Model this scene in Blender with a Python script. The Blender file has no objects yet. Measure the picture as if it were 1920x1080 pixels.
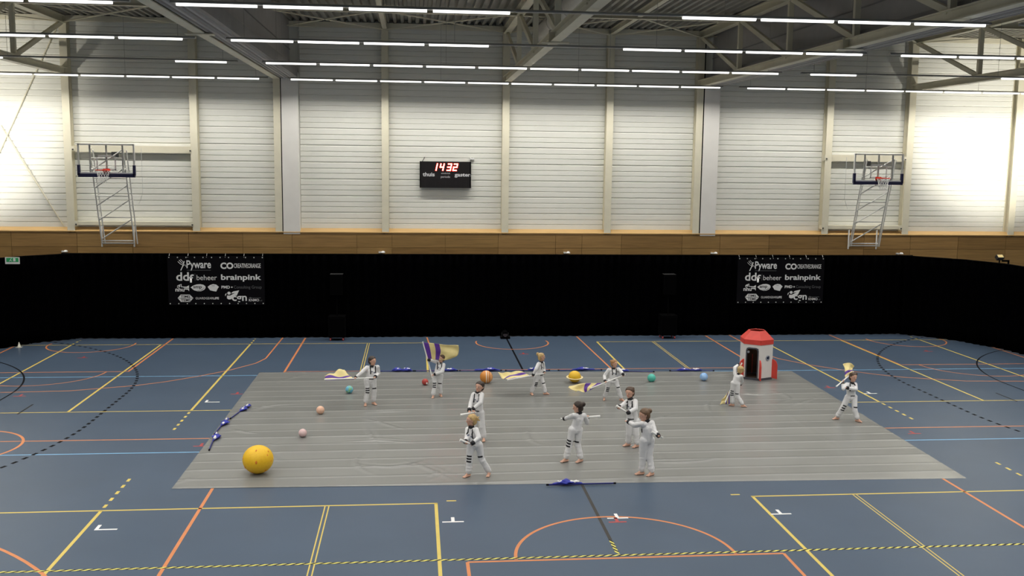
import bpy, bmesh, math, random
from mathutils import Vector, Matrix, noise
from mathutils.bvhtree import BVHTree
random.seed(7)
sc = bpy.context.scene
COL = sc.collection
PI = math.pi
def R(d): return math.radians(d)
V = Vector

# ------------------------------------------------------------ camera, world, exposure
cam_d = bpy.data.cameras.new('camera'); cam = bpy.data.objects.new('camera', cam_d); COL.objects.link(cam)
cam_d.sensor_width = 36; cam_d.lens = 34.7177; cam_d.clip_end = 200
cam.matrix_world = Matrix([[0.995207, 0.000805, -0.097785, -3.273809], [-0.097092, 0.127235, -0.987109, -25.248302], [0.011647, 0.991872, 0.126703, 6.29581], [0.0, 0.0, 0.0, 1.0]])
sc.camera = cam
sc.view_settings.view_transform = 'Standard'; sc.view_settings.look = 'None'
sc.view_settings.gamma = 1; sc.view_settings.use_curve_mapping = False
sc.view_settings.exposure = 0.0
world = bpy.data.worlds.new('world'); sc.world = world; world.use_nodes = True
world.node_tree.nodes['Background'].inputs[0].default_value = (.8, .85, 1, 1)
world.node_tree.nodes['Background'].inputs[1].default_value = .02
LAMP_W = 26.5          # watts per metre of tube
ROWS = [  # (Y, lit runs of the hanging tube lights)
    (9.35, [(-21.7, -8.45), (-7.5, 7.5), (8.4, 21.6)]),
    (3.7, [(-20.5, -14.5), (-9.98, -8.48), (-7.5, 7.5), (8.4, 9.9), (14.4, 20.4)]),
    (-1.65, [(-20.5, -8.48), (-7.5, -1.5), (1.6, 7.6), (8.5, 20.5)]),
    (-6.9, [(-20.5, -8.48), (-7.5, -1.5), (1.6, 7.6), (8.5, 20.5)]),
    (-12.2, [(-20.5, -8.48), (-7.5, -1.5), (1.6, 7.6), (8.5, 20.5)]),
    (-17.5, [(-20.5, -8.48), (-7.5, -1.5), (1.6, 7.6), (8.5, 20.5)]),
    (-22.8, [(-20.5, -8.48), (-7.5, -1.5), (1.6, 7.6), (8.5, 20.5)])]
ZL = 9.0
for ry, runs in ROWS:
    for a, b in runs:
        ld = bpy.data.lights.new('tube_light', 'AREA'); ld.shape = 'RECTANGLE'
        ld.size = b - a; ld.size_y = .07; ld.energy = LAMP_W * (b - a); ld.color = (1, .965, .90); ld.spread = R(148)
        lo = bpy.data.objects.new('tube_light', ld); COL.objects.link(lo); lo.location = ((a + b) / 2, ry, ZL - .05)

# ------------------------------------------------------------ materials
MAT = {}
def mat(name, col, rough=.6, var=.06, scale=8., metal=0., bump=0., bscale=40., emit=0., spec=.5, stretch=(1, 1, 1)):
    if name in MAT: return MAT[name]
    m = bpy.data.materials.new(name); m.use_nodes = True; nt = m.node_tree; p = nt.nodes['Principled BSDF']
    p.inputs['Roughness'].default_value = rough; p.inputs['Metallic'].default_value = metal
    p.inputs['Specular IOR Level'].default_value = spec
    tc = nt.nodes.new('ShaderNodeTexCoord'); mp = nt.nodes.new('ShaderNodeMapping'); mp.inputs['Scale'].default_value = stretch
    nt.links.new(tc.outputs['Object'], mp.inputs[0])
    n = nt.nodes.new('ShaderNodeTexNoise'); n.inputs['Scale'].default_value = scale; n.inputs['Detail'].default_value = 4
    nt.links.new(mp.outputs[0], n.inputs['Vector'])
    r = nt.nodes.new('ShaderNodeValToRGB')
    r.color_ramp.elements[0].position = .3; r.color_ramp.elements[1].position = .7
    r.color_ramp.elements[0].color = (*[c * (1 - var) for c in col], 1); r.color_ramp.elements[1].color = (*[min(1, c * (1 + var)) for c in col], 1)
    nt.links.new(n.outputs[0], r.inputs[0]); nt.links.new(r.outputs[0], p.inputs['Base Color'])
    if emit:
        p.inputs['Emission Color'].default_value = (*col, 1); p.inputs['Emission Strength'].default_value = emit
    if bump:
        n2 = nt.nodes.new('ShaderNodeTexNoise'); n2.inputs['Scale'].default_value = bscale; n2.inputs['Detail'].default_value = 3
        nt.links.new(mp.outputs[0], n2.inputs['Vector'])
        b = nt.nodes.new('ShaderNodeBump'); b.inputs['Strength'].default_value = bump; b.inputs['Distance'].default_value = .01
        nt.links.new(n2.outputs[0], b.inputs['Height']); nt.links.new(b.outputs[0], p.inputs['Normal'])
    MAT[name] = m; return m
M_floor = mat('blue_sports_floor', (.064, .094, .142), .36, .05, .6, spec=.15)
M_steel = mat('cream_painted_steel', (.74, .70, .55), .5, .04, 3)
M_liner = mat('white_liner_tray', (.80, .80, .74), .42, .02, 2)
M_grey_col = mat('pale_grey_pillar', (.80, .78, .74), .5, .03, 2)
M_wood = [mat('oak_panel_%d' % i, c, .45, .18, 2.2, stretch=(.6, 1, 14)) for i, c in enumerate([(.275, .163, .054), (.315, .19, .067), (.24, .138, .045), (.295, .173, .06)])]
M_ledge = mat('light_oak_ledge', (.55, .35, .14), .45, .1, 3, stretch=(.6, 6, 6))
M_deck = mat('grey_roof_deck', (.34, .33, .29), .45, .05, 3)
M_black = mat('black_drape', (.0011, .0011, .0014), .95, .2, 5, spec=.0)
M_blackp = mat('black_plastic', (.0014, .0014, .0016), .7, .1, 20, spec=.04)
M_dark = mat('dark_metal', (.03, .03, .03), .5, .1, 10)
M_div = mat('grey_divider_fabric', (.42, .41, .41), .6, .05, 3)
M_divd = mat('grey_divider_fold', (.27, .265, .265), .6, .05, 3)
M_rail = mat('grey_light_rail', (.36, .355, .33), .5, .05, 5)
M_duct = mat('pale_duct', (.62, .60, .56), .5, .04, 3)
M_white = mat('white_paint', (.80, .80, .78), .45, .03, 6)
M_chrome = mat('galvanised_tube', (.70, .70, .67), .45, .05, 8)
M_navy = mat('navy_padding', (.012, .014, .07), .5, .1, 8)
M_red = mat('red_rim', (.65, .05, .02), .45, .08, 8)
M_yel = mat('yellow_line', (.64, .50, .12), .45, .05, 4, spec=.2)
M_org = mat('orange_line', (.62, .23, .09), .45, .05, 4, spec=.2)
M_lblue = mat('light_blue_line', (.20, .43, .68), .45, .05, 4, spec=.2)
M_blk = mat('black_line', (.004, .004, .006), .6, .1, 4, spec=.06)
M_gry = mat('grey_line', (.022, .022, .022), .6, .1, 4, spec=.12)
M_wht = mat('white_tape', (.80, .80, .80), .5, .04, 4)
M_redt = mat('red_tape', (.38, .04, .04), .5, .06, 4)
M_tube = mat('lit_tube', (1, .975, .94), .4, 0, 1, emit=2.6)
M_skin = mat('skin', (.62, .36, .26), .55, .06, 20)
M_suit = mat('white_jumpsuit', (.74, .74, .75), .75, .04, 12, bump=.6, bscale=16)
M_trim = mat('black_trim', (.010, .010, .014), .7, .1, 20)
M_badge = mat('grey_blue_badge', (.14, .16, .24), .6, .25, 60)
M_rod = mat('white_prop', (.82, .82, .80), .4, .02, 10)
M_blueflag = mat('blue_cloth', (.018, .028, .33), .6, .25, 9)
M_bluepole = mat('dark_blue_pole', (.014, .02, .16), .4, .1, 9)
def glass_mat():
    m = bpy.data.materials.new('clear_glass'); m.use_nodes = True; p = m.node_tree.nodes['Principled BSDF']
    p.inputs['Base Color'].default_value = (.985, .99, .99, 1); p.inputs['Roughness'].default_value = .02
    p.inputs['Transmission Weight'].default_value = 1.; p.inputs['IOR'].default_value = 1.05
    n = m.node_tree.nodes.new('ShaderNodeTexNoise'); n.inputs['Scale'].default_value = 3
    r = m.node_tree.nodes.new('ShaderNodeMapRange'); r.inputs['To Min'].default_value = .01; r.inputs['To Max'].default_value = .05
    m.node_tree.links.new(n.outputs[0], r.inputs[0]); m.node_tree.links.new(r.outputs[0], p.inputs['Roughness'])
    return m
M_glass = glass_mat()

# ------------------------------------------------------------ mesh helpers
def obj(name, bm, m, parent=None, smooth=False):
    me = bpy.data.meshes.new(name)
    if isinstance(bm, bmesh.types.BMesh):
        bm.normal_update(); bm.to_mesh(me); bm.free()
    else: me = bm
    if smooth:
        for p in me.polygons: p.use_smooth = True
    if m is not None and not me.materials:
        for q in (m if isinstance(m, (list, tuple)) else [m]): me.materials.append(q)
    o = bpy.data.objects.new(name, me); COL.objects.link(o)
    if parent is not None:
        o.parent = parent
        o.matrix_parent_inverse = PINV(parent)
    return o
def PINV(p):
    w = Matrix.LocRotScale(p.location, p.rotation_euler, p.scale)
    return w.inverted()
def tag(o, label, cat, group=None, kind=None):
    o['label'] = label; o['category'] = cat
    if group: o['group'] = group
    if kind: o['kind'] = kind
    return o
def struct(o): o['kind'] = 'structure'; return o
def thing(name, label, cat, loc=(0, 0, 0), group=None):
    o = bpy.data.objects.new(name, None); COL.objects.link(o); o.location = loc; o.empty_display_size = .1
    return tag(o, label, cat, group)
def box(bm, a, b):
    x0, y0, z0 = a; x1, y1, z1 = b
    v = [bm.verts.new(c) for c in ((x0, y0, z0), (x1, y0, z0), (x1, y1, z0), (x0, y1, z0), (x0, y0, z1), (x1, y0, z1), (x1, y1, z1), (x0, y1, z1))]
    for f in ((3, 2, 1, 0), (4, 5, 6, 7), (0, 1, 5, 4), (1, 2, 6, 5), (2, 3, 7, 6), (3, 0, 4, 7)): bm.faces.new([v[i] for i in f])
    return v
def B(a, b): bm = bmesh.new(); box(bm, a, b); return bm
def frame(d):
    d = V(d).normalized(); u = V((0, 0, 1)) if abs(d.z) < .9 else V((1, 0, 0))
    s = d.cross(u).normalized(); return d, s, s.cross(d)
def bar(bm, p, q, w, h=None):   # rectangular bar
    h = h or w; p, q = V(p), V(q); d, s, u = frame(q - p)
    vs = []
    for c in (p, q): vs += [bm.verts.new(c + s * a * w / 2 + u * b * h / 2) for a, b in ((-1, -1), (1, -1), (1, 1), (-1, 1))]
    for f in ((3, 2, 1, 0), (4, 5, 6, 7), (0, 1, 5, 4), (1, 2, 6, 5), (2, 3, 7, 6), (3, 0, 4, 7)): bm.faces.new([vs[i] for i in f])
def tube(bm, pts, r, n=8, closed=False, r2=None):
    pts = [V(p) for p in pts]; rings = []; N = len(pts)
    for i, p in enumerate(pts):
        if closed: d = pts[(i + 1) % N] - pts[i - 1]
        else: d = pts[min(i + 1, N - 1)] - pts[max(i - 1, 0)]
        _, s, u = frame(d); rr = r if r2 is None else r + (r2 - r) * i / max(1, N - 1)
        rings.append([bm.verts.new(p + (s * math.cos(t) + u * math.sin(t)) * rr) for t in [2 * PI * k / n for k in range(n)]])
    for i in range(N if closed else N - 1):
        a, b = rings[i], rings[(i + 1) % N]
        for k in range(n): bm.faces.new((a[k], a[(k + 1) % n], b[(k + 1) % n], b[k]))
    if not closed: bm.faces.new(rings[0][::-1]); bm.faces.new(rings[-1])
def T(pts, r, n=8, **kw): bm = bmesh.new(); tube(bm, pts, r, n, **kw); return bm
def prism(bm, poly, f0, f1):    # poly of 2D points; f0/f1 map to 3D for the two caps
    a = [bm.verts.new(f0(x, y)) for x, y in poly]; b = [bm.verts.new(f1(x, y)) for x, y in poly]; n = len(poly)
    bm.faces.new(a[::-1]); bm.faces.new(b)
    for i in range(n): bm.faces.new((a[i], a[(i + 1) % n], b[(i + 1) % n], b[i]))
def lathe(bm, prof, c, n=24):   # prof (r,z)
    rings = []
    for r, z in prof: rings.append([bm.verts.new((c[0] + r * math.cos(2 * PI * k / n), c[1] + r * math.sin(2 * PI * k / n), c[2] + z)) for k in range(n)])
    for a, b in zip(rings, rings[1:]):
        for k in range(n): bm.faces.new((a[k], a[(k + 1) % n], b[(k + 1) % n], b[k]))
    bm.faces.new(rings[0][::-1]); bm.faces.new(rings[-1])
def ell(bm, c, rad, axes=None, nu=16, nv=10):
    c = V(c); ax = axes or (V((1, 0, 0)), V((0, 1, 0)), V((0, 0, 1)))
    def P(t, f): return c + ax[0] * rad[0] * math.sin(t) * math.cos(f) + ax[1] * rad[1] * math.sin(t) * math.sin(f) + ax[2] * rad[2] * math.cos(t)
    top = bm.verts.new(P(0, 0)); bot = bm.verts.new(P(PI, 0))
    rings = [[bm.verts.new(P(PI * i / nv, 2 * PI * k / nu)) for k in range(nu)] for i in range(1, nv)]
    for k in range(nu):
        bm.faces.new((top, rings[0][k], rings[0][(k + 1) % nu])); bm.faces.new((bot, rings[-1][(k + 1) % nu], rings[-1][k]))
    for a, b in zip(rings, rings[1:]):
        for k in range(nu): bm.faces.new((a[k], b[k], b[(k + 1) % nu], a[(k + 1) % nu]))
def cap(bm, p, q, r1, r2, n=12, m=4):   # tapered capsule
    p, q = V(p), V(q)
    if (q - p).length < 1e-5: q = p + V((0, 0, 1e-4))
    d, s, u = frame(q - p); rings = []
    for c, r, sg in ((p, r1, -1), (q, r2, 1)):
        idx = range(m) if sg < 0 else range(m - 1, -1, -1)
        for i in idx:
            t = (PI / 2) * (1 - (i + .35) / (m - .65)) if i < m - 1 else 0
            rings.append([bm.verts.new(c + d * sg * r * math.sin(t) + (s * math.cos(a) + u * math.sin(a)) * r * math.cos(t)) for a in [2 * PI * k / n for k in range(n)]])
    for a, b in zip(rings, rings[1:]):
        for k in range(n): bm.faces.new((a[k], a[(k + 1) % n], b[(k + 1) % n], b[k]))
    bm.faces.new(rings[0][::-1]); bm.faces.new(rings[-1])
def remesh(bm, vox, smooth=2):
    me = bpy.data.meshes.new('tmp'); bm.normal_update(); bm.to_mesh(me); bm.free()
    o = bpy.data.objects.new('tmp', me); COL.objects.link(o)
    md = o.modifiers.new('r', 'REMESH'); md.mode = 'VOXEL'; md.voxel_size = vox; md.use_smooth_shade = True
    if smooth: s = o.modifiers.new('s', 'SMOOTH'); s.iterations = smooth; s.factor = .5
    dg = bpy.context.evaluated_depsgraph_get(); dg.update()
    out = bpy.data.meshes.new_from_object(o.evaluated_get(dg), depsgraph=dg)
    bpy.data.objects.remove(o); bpy.data.meshes.remove(me)
    for p in out.polygons: p.use_smooth = True
    return out
def text_mesh(s, x0, x1, z0, z1, y, bold=0., shear=0., depth=.002):
    c = bpy.data.curves.new('t', 'FONT'); c.body = s; c.offset = bold; c.shear = shear; c.resolution_u = 3
    o = bpy.data.objects.new('t', c); COL.objects.link(o)
    dg = bpy.context.evaluated_depsgraph_get(); dg.update()
    me = bpy.data.meshes.new_from_object(o.evaluated_get(dg), depsgraph=dg)
    bpy.data.objects.remove(o); bpy.data.curves.remove(c)
    me.materials.clear()
    xs = [v.co.x for v in me.vertices]; ys = [v.co.y for v in me.vertices]
    ax, bx, ay, by = min(xs), max(xs), min(ys), max(ys)
    for v in me.vertices:
        v.co = V((x0 + (v.co.x - ax) / (bx - ax) * (x1 - x0), y, z0 + (v.co.y - ay) / (by - ay) * (z1 - z0)))
    return me

# ------------------------------------------------------------ floor and its painted lines
floor = struct(obj('floor', B((-23, -28.5, -.2), (23, 11.3, 0)), M_floor))
def flat(bm, pts, z=.0015):
    bm.faces.new([bm.verts.new((p[0], p[1], z)) for p in pts])
def seg(bm, p, q, w, z=.0015):
    p, q = V((*p[:2], 0)), V((*q[:2], 0)); d = (q - p).normalized(); s = V((-d.y, d.x, 0)) * w / 2
    flat(bm, [p - s, q - s, q + s, p + s], z)
def line(name, m, p, q, w=.05, z=.0015):
    bm = bmesh.new(); seg(bm, p, q, w, z); return obj(name, bm, m, floor)
def dashed(name, m, pts, on, off, w=.05, z=.0018):
    bm = bmesh.new(); acc = 0.; draw = True; rem = on
    cur = V((*pts[0], 0))
    for nx in pts[1:]:
        nx = V((*nx, 0))
        while (nx - cur).length > 1e-6:
            st = min(rem, (nx - cur).length); e = cur + (nx - cur).normalized() * st
            if draw: seg(bm, cur, e, w, z)
            cur = e; rem -= st
            if rem < 1e-6: draw = not draw; rem = on if draw else off
    return obj(name, bm, m, floor)
def arc(cx, cy, r, a0, a1, n=48): return [(cx + r * math.cos(R(a0 + (a1 - a0) * i / n)), cy + r * math.sin(R(a0 + (a1 - a0) * i / n))) for i in range(n + 1)]
def poly(name, m, pts, w=.05, z=.0016):
    bm = bmesh.new()
    for a, b in zip(pts, pts[1:]): seg(bm, a, b, w, z)
    return obj(name, bm, m, floor)
YB, YN, YR = 8.79, -.36, -7.55
for x, y0, y1 in ((-8.88, YB, YN), (-8.88, YR, -20.95), (-11.86, YB, YN), (-14.79, YB, YN), (-2.89, YB, YN), (-2.89, YR, -20.95), (3.15, YB, YN), (3.15, YR, -20.95), (9.17, YB, YN), (9.17, YR, -20.95), (12.13, YB, YN), (15.13, YB, YN), (-11.86, YR, -20.95), (12.13, YR, -20.95)):
    line('yellow_line', M_yel, (x, y0), (x, y1), .06)
for x in (-4.88, 5.17):
    for dx in (-.035, .035):
        line('thin_yellow_line', M_yel, (x + dx, YB), (x + dx, YN), .022); line('thin_yellow_line', M_yel, (x + dx, YR), (x + dx, -20.95), .022)
for a, b in ((-20, -2.86), (3.12, 20)):
    line('yellow_line', M_yel, (a, YR), (b, YR), .05)
line('yellow_line', M_yel, (-17, YB), (-2.86, YB), .045); line('yellow_line', M_yel, (3.12, YB), (17, YB), .045)
line('yellow_line', M_yel, (-20, YN), (-2.86, YN), .045); line('yellow_line', M_yel, (3.12, YN), (20, YN), .045)
for x in (-2.6, 2.85): line('yellow_mark', M_yel, (x - .09, YR + .12), (x + .09, YR + .12), .05)
for x in (-8.88, 9.17):
    dashed('yellow_dashes', M_yel, [(x, YN - .15), (x, YN - 1.9)], .17, .2, .06)
    dashed('yellow_dashes', M_yel, [(x, YR + .15), (x, YR + 1.9)], .17, .2, .06)
    dashed('yellow_dashes', M_yel, [(x, YB + .15), (x, YB + 1.)], .17, .2, .06)
dashed('yellow_dashes', M_yel, [(15.13, YB + .15), (15.13, YB + .9)], .17, .2, .06)
dashed('yellow_dashes', M_yel, [(-14.79, YB + .1), (-14.79, YB + .9)], .17, .2, .06)
dashed('yellow_dashes', M_yel, [(11.6, -5.2), (11.6, -6.7)], .17, .2, .06)
for y in (3.72, -3.99): line('light_blue_line', M_lblue, (-20, y), (20, y), .05)
for x in (-7.15, 7.42):
    line('orange_line', M_org, (x, 9.9), (x, -21), .06)
line('orange_line', M_org, (-20, -2.93), (20, -2.93), .05)
line('orange_line', M_org, (-7.15, 4.2), (7.42, 4.2), .045)
line('black_line', M_blk, (0, 9.9), (0, -6.6), .06, .0014); line('grey_line', mat('worn_grey_line', (.048, .046, .042), .55, .1, 4, spec=.15), (0, -6.6), (0, -9.55), .06, .0014)
# basketball and handball curves
poly('orange_arc', M_org, arc(.13, -10.25, 1.8, 0, 180), .055)
line('orange_line', M_org, (-2.45, -10.3), (2.72, -10.3), .055, .0019)
line('orange_line', M_org, (-2.45, -10.3), (-2.45, -16), .055); line('orange_line', M_org, (2.72, -10.3), (2.72, -16), .055)
poly('orange_arc', M_org, arc(.12, 8.75, 1.27, 165, 375), .05)
poly('orange_line', M_org, [(-2.85, 9.9), (-2.55, 4.2)], .05); poly('orange_line', M_org, [(2.6, 9.9), (2.75, 4.2)], .05)
for s in (-1, 1):
    poly('black_arc', M_blk, arc(s * 20, 1.5, 6, 90, 90 + s * 90) + arc(s * 20, -1.5, 6, 180 if s > 0 else 0, 270 if s > 0 else -90), .05)
    dashed('black_dashes', M_blk, arc(s * 20, 1.5, 9, 90, 90 + s * 90, 90) + arc(s * 20, -1.5, 9, 180 if s > 0 else 0, 270 if s > 0 else -90, 90), .16, .15, .08)
    line('black_mark', M_gry, (s * 13, -.5), (s * 13, .5), .05)
    cx = -14.15 if s < 0 else 14.6
    poly('orange_arc', M_org, arc(cx, 8.85, 1.4, 170, 370, 40), .05)
    poly('orange_arc', M_org, arc(cx, 4.42, 1.8, 180, 360, 40), .045)
    line('orange_line', M_org, (cx - 2.42, 4.42), (cx + 2.42, 4.42), .05)
    line('orange_line', M_org, (cx - 2.42, 9.9), (cx - 2.42, 4.42), .06); line('orange_line', M_org, (cx + 2.42, 9.9), (cx + 2.42, 4.42), .06)
    k3 = [(-7.95, 10.0), (-8.0, 6.25), (-8.19, 5.5), (-8.8, 4.5), (-9.57, 3.65), (-10.3, 3.0), (-11.01, 2.54), (-12.6, 1.97), (-14.35, 1.87), (-16.1, 2.0), (-17.8, 2.7), (-19.2, 3.9)]
    poly('orange_arc', M_org, k3 if s < 0 else [(-a + .4, b + .05) for a, b in k3], .05)
poly('orange_arc', M_org, arc(-13.2, -3.3, 1.3, -60, 90, 24), .06)
poly('orange_arc', M_org, arc(-14.67, -14.94, 7.4, 15, 120, 40), .06)
# black and yellow hazard tape in front
def hazard(p, q, w):
    p, q = V((*p, 0)), V((*q, 0)); d = (q - p).normalized(); s = V((-d.y, d.x, 0)) * w / 2; L = (q - p).length; st = .14; n = int(L / st)
    b1, b2 = bmesh.new(), bmesh.new(); sk = d * .1
    for i in range(n):
        a, c, e = p + d * i * st, p + d * (i + .5) * st, p + d * (i + 1) * st
        flat(b1, [a - s, c - s, c + s + sk, a + s + sk], .0024); flat(b2, [c - s, e - s, e + s + sk, c + s + sk], .0024)
    obj('tape_yellow_stripes', b1, mat('tape_yellow', (.72, .66, .14), .45, spec=.2), floor); obj('tape_black_stripes', b2, M_gry, floor)
hazard((-20, -10.19), (20, -10.19), .06); hazard((0, -10.15), (0, -9.55), .06)
# white and red tape marks
def tmark(x, y, m, w=.25, up=.12, ang=0., ell_=False):
    bm = bmesh.new(); c, s = math.cos(ang), math.sin(ang)
    def P(a, b): return (x + a * c - b * s, y + a * s + b * c)
    flat(bm, [P(-w, -.025), P(w, -.025), P(w, .025), P(-w, .025)], .0026)
    dx = -w + .03 if ell_ else 0
    flat(bm, [P(dx - .03, .025), P(dx + .03, .025), P(dx + .03, .025 + up), P(dx - .03, .025 + up)], .0026)
    return obj('tape_mark', bm, m, floor)
for x, y, m, e in [(-8.52, -8.49, 'w', True), (-2.61, -8.52, 'w', False), (0.33, -8.53, 'w', False), (3.35, -8.52, 'w', False), (-8.53, 0.51, 'w', True), (9.37, 0.6, 'w', False), (0.29, -8.72, 'r', False), (-13.72, 6.56, 'r', False), (-13.68, 1.41, 'r', False), (-8.06, 1.38, 'r', False), (-7.98, -3.54, 'r', False), (14.27, 6.58, 'r', False), (8.54, -3.45, 'r', False), (8.52, 1.36, 'r', False), (0.3, 6.64, 'r', False)]:
    tmark(x, y, {'w': M_wht, 'r': M_redt}[m], .19 if m == 'w' else .16, .2, 0, e)

# ------------------------------------------------------------ back wall
WY = 10.7
wall = struct(obj('wall_back', B((-23, 11.12, -.2), (23, 11.35, 11.4)), M_liner))
lower = B((-23, WY + .03, 0), (23, 11.12, 3.7)); obj('wall_base', lower, M_wood[2], wall)
JX = [-21.3, -19.2, -17.3, -15.09, -13.2, -11.27, -9.39, -7.66, -5.36, -4.1, -2.17, -.24, 1.88, 2.86, 4.34, 6.64, 8.09, 9.98, 11.91, 13.7, 15.54, 17.46, 19.39, 21.4, 23]
rnd = random.Random(3)
for i in range(len(JX)):
    a = -23 if i == 0 else JX[i - 1]; b = JX[i]
    obj('wood_panel', B((a + .006, WY, 3.165), (b - .006, WY + .03, 3.69)), rnd.choice(M_wood), wall)
    sh = .5 * (b - a) * (i % 2)
    obj('wood_panel', B((a + .006, WY, 2.45), (b - .006, WY + .03, 3.155)), rnd.choice(M_wood), wall)
bm = bmesh.new(); prism(bm, [(WY - .02, 3.69), (WY + .36, 3.69), (WY + .36, 3.84), (WY + .34, 3.84), (WY - .02, 3.72)], lambda y, z: V((-23, y, z)), lambda y, z: V((23, y, z)))
obj('ledge', bm, M_ledge, wall)
COLX = [-19.4, -15.27, -10.99, -8.11, -4.33, 0, 3.8, 7.14, 12.13, 15.3, 19.56]
def hprof(w, d, t=.02): return [(-w / 2, 0), (w / 2, 0), (w / 2, t), (t / 2, t), (t / 2, d - t), (w / 2, d - t), (w / 2, d), (-w / 2, d), (-w / 2, d - t), (-t / 2, d - t), (-t / 2, t), (-w / 2, t)]
for x in COLX:
    bm = bmesh.new(); prism(bm, hprof(.25, .33), lambda a, b: V((x + a, WY + b + .0, 3.66)), lambda a, b: V((x + a, WY + b, 11.1)))
    obj('column', bm, M_steel, wall)
TRAY_D = 11.05
prof = [(.0, .0), (0, .02), (-.028, .035), (-.028, .19), (-.004, .203), (-.004, .213), (-.028, .226), (-.028, .37), (-.004, .383), (-.004, .393), (-.028, .406), (-.028, .575), (0, .59), (0, .6)]
bays = []
edges = [-23] + COLX + [23]
for a, b in zip(edges, edges[1:]):
    a2 = a + (.13 if a != -23 else 0); b2 = b - (.13 if b != 23 else 0)
    if abs(a + 8.11) < .01: a2 = -7.36
    if abs(a - 7.14) < .01: a2 = 7.9
    me = None; w = b2 - a2
    for k in range(13):
        z = 3.80 + k * .6
        top = min(.6, 11.1 - z)
        if top < .1: continue
        if me is None or top < .6:
            bm = bmesh.new(); pr = [p for p in prof if p[1] <= top + 1e-6]
            fr = [[bm.verts.new((xx, y, zz)) for y, zz in pr] for xx in (0, w)]
            bk = [[bm.verts.new((xx, .06, zz)) for zz in (0, pr[-1][1])] for xx in (0, w)]
            for i in range(len(pr) - 1): bm.faces.new((fr[0][i], fr[1][i], fr[1][i + 1], fr[0][i + 1]))
            for s_ in (0, 1): bm.faces.new((fr[s_] + bk[s_][::-1]))
            o = obj('liner_tray', bm, M_liner, wall); me = o.data
        else:
            o = bpy.data.objects.new('liner_tray', me); COL.objects.link(o); o.parent = wall
        o.location = (a2, TRAY_D, z)
for x0, x1, dk in ((-7.97, -7.37, -8.0), (7.29, 7.89, 7.26)):
    obj('curtain_pillar', B((x0 + .015, WY - .01, 3.64), (x1, 11.1, 9.35)), M_grey_col, wall)
    obj('pillar_gap_shade', B((x0 - .018, WY - .004, 3.66), (x0 + .013, 11.1, 10.9)), M_blackp, wall)  # solid black strip standing in for the shade in the gap beside the pillar
for p, q in (((-16.53, 8.72), (-17.9, 5.9)), ((-17.57, 7.34), (-15.6, 3.86)), ((-15.4, 11.0), (-16.53, 8.72))):
    obj('brace_rod', T([(p[0], 10.97, p[1]), (q[0], 10.97, q[1])], .022), M_steel, wall)
M_side = mat('grey_brown_side_wall', (.30, .28, .24), .6, .05, 2)
struct(obj('wall_left', B((-23.2, -28.5, 0), (-23, 11.3, 11.4)), M_side))
struct(obj('wall_right', B((23, -28.5, 0), (23.2, 11.3, 11.4)), M_side))
struct(obj('wall_front', B((-23, -28.7, 0), (23, -28.5, 11.4)), mat('grey_plaster', (.16, .16, .155), .7)))

# ------------------------------------------------------------ roof
bm = bmesh.new(); pitch = .26; n = int(46 / pitch)
pr = []
for i in range(n):
    x = -23 + i * pitch; pr += [(x, 0), (x + .10, 0), (x + .13, .11), (x + .23, .11)]
pr.append((23, 0)); pr = [(min(a, 23), b) for a, b in pr]
a_ = [bm.verts.new((x, -28.5, 11.12 + z)) for x, z in pr]; b_ = [bm.verts.new((x, 11.3, 11.12 + z)) for x, z in pr]
for i in range(len(pr) - 1): bm.faces.new((a_[i], a_[i + 1], b_[i + 1], b_[i]))
ceil = struct(obj('ceiling', bm, M_deck))
obj('roof_skin', B((-23, -28.5, 11.3), (23, 11.3, 11.4)), M_deck, ceil)
obj('eaves_beam', B((-23, 10.75, 10.92), (23, 10.95, 11.1)), M_steel, ceil)
TX = [-15.27, -8.11, 0., 7.14, 15.3]
NODE = [10.75, 6.4, 2.1, -2.15, -6.4, -10.65, -14.9, -19.15, -23.4, -27.6]
def ibeam(p, q, w, h, t=.02):
    p, q = V(p), V(q); d = (q - p).normalized(); s = d.cross(V((0, 0, 1))).normalized(); u = s.cross(d)
    bm = bmesh.new(); pr = [(-w / 2, -h / 2), (w / 2, -h / 2), (w / 2, -h / 2 + t), (t / 2, -h / 2 + t), (t / 2, h / 2 - t), (w / 2, h / 2 - t), (w / 2, h / 2), (-w / 2, h / 2), (-w / 2, h / 2 - t), (-t / 2, h / 2 - t), (-t / 2, -h / 2 + t), (-w / 2, -h / 2 + t)]
    prism(bm, pr, lambda a, b: p + s * a + u * b, lambda a, b: q + s * a + u * b); return bm
for y in NODE[1:-1]:
    for i in range(len(TX) - 1):
        obj('tie_beam', ibeam((TX[i] + .1, y, 10.93), (TX[i + 1] - .1, y, 10.93), .18, .2), M_steel, ceil)
    obj('tie_beam', ibeam((-23, y, 10.93), (TX[0] - .1, y, 10.93), .18, .2), M_steel, ceil); obj('tie_beam', ibeam((TX[-1] + .1, y, 10.93), (23, y, 10.93), .18, .2), M_steel, ceil)
for x in (-19.4, -10.99, -4.33, 3.8, 12.13, 19.56):
    obj('rafter', ibeam((x, 10.7, 10.98), (x, -27.6, 10.98), .16, .2), M_steel, ceil)
xs = sorted(TX + [-19.4, -10.99, -4.33, 3.8, 12.13, 19.56])
for a, b in zip(xs, xs[1:]):
    for p, q in (((a, 10.7), (b, 6.4)), ((b, 10.7), (a, 6.4))):
        bm = bmesh.new(); bar(bm, (p[0], p[1], 10.86), (q[0], q[1], 10.9), .09, .03); obj('wind_brace', bm, M_steel, ceil)
NM = {-15.27: 'far left roof truss of cream steel beside the left hall bay', -8.11: 'cream roof truss running beside the left grey divider curtain', 0.: 'cream roof truss at the middle of the hall ceiling, above the centre column', 7.14: 'cream roof truss running beside the right grey divider curtain', 15.3: 'far right roof truss of cream steel in the right hall bay'}
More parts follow.
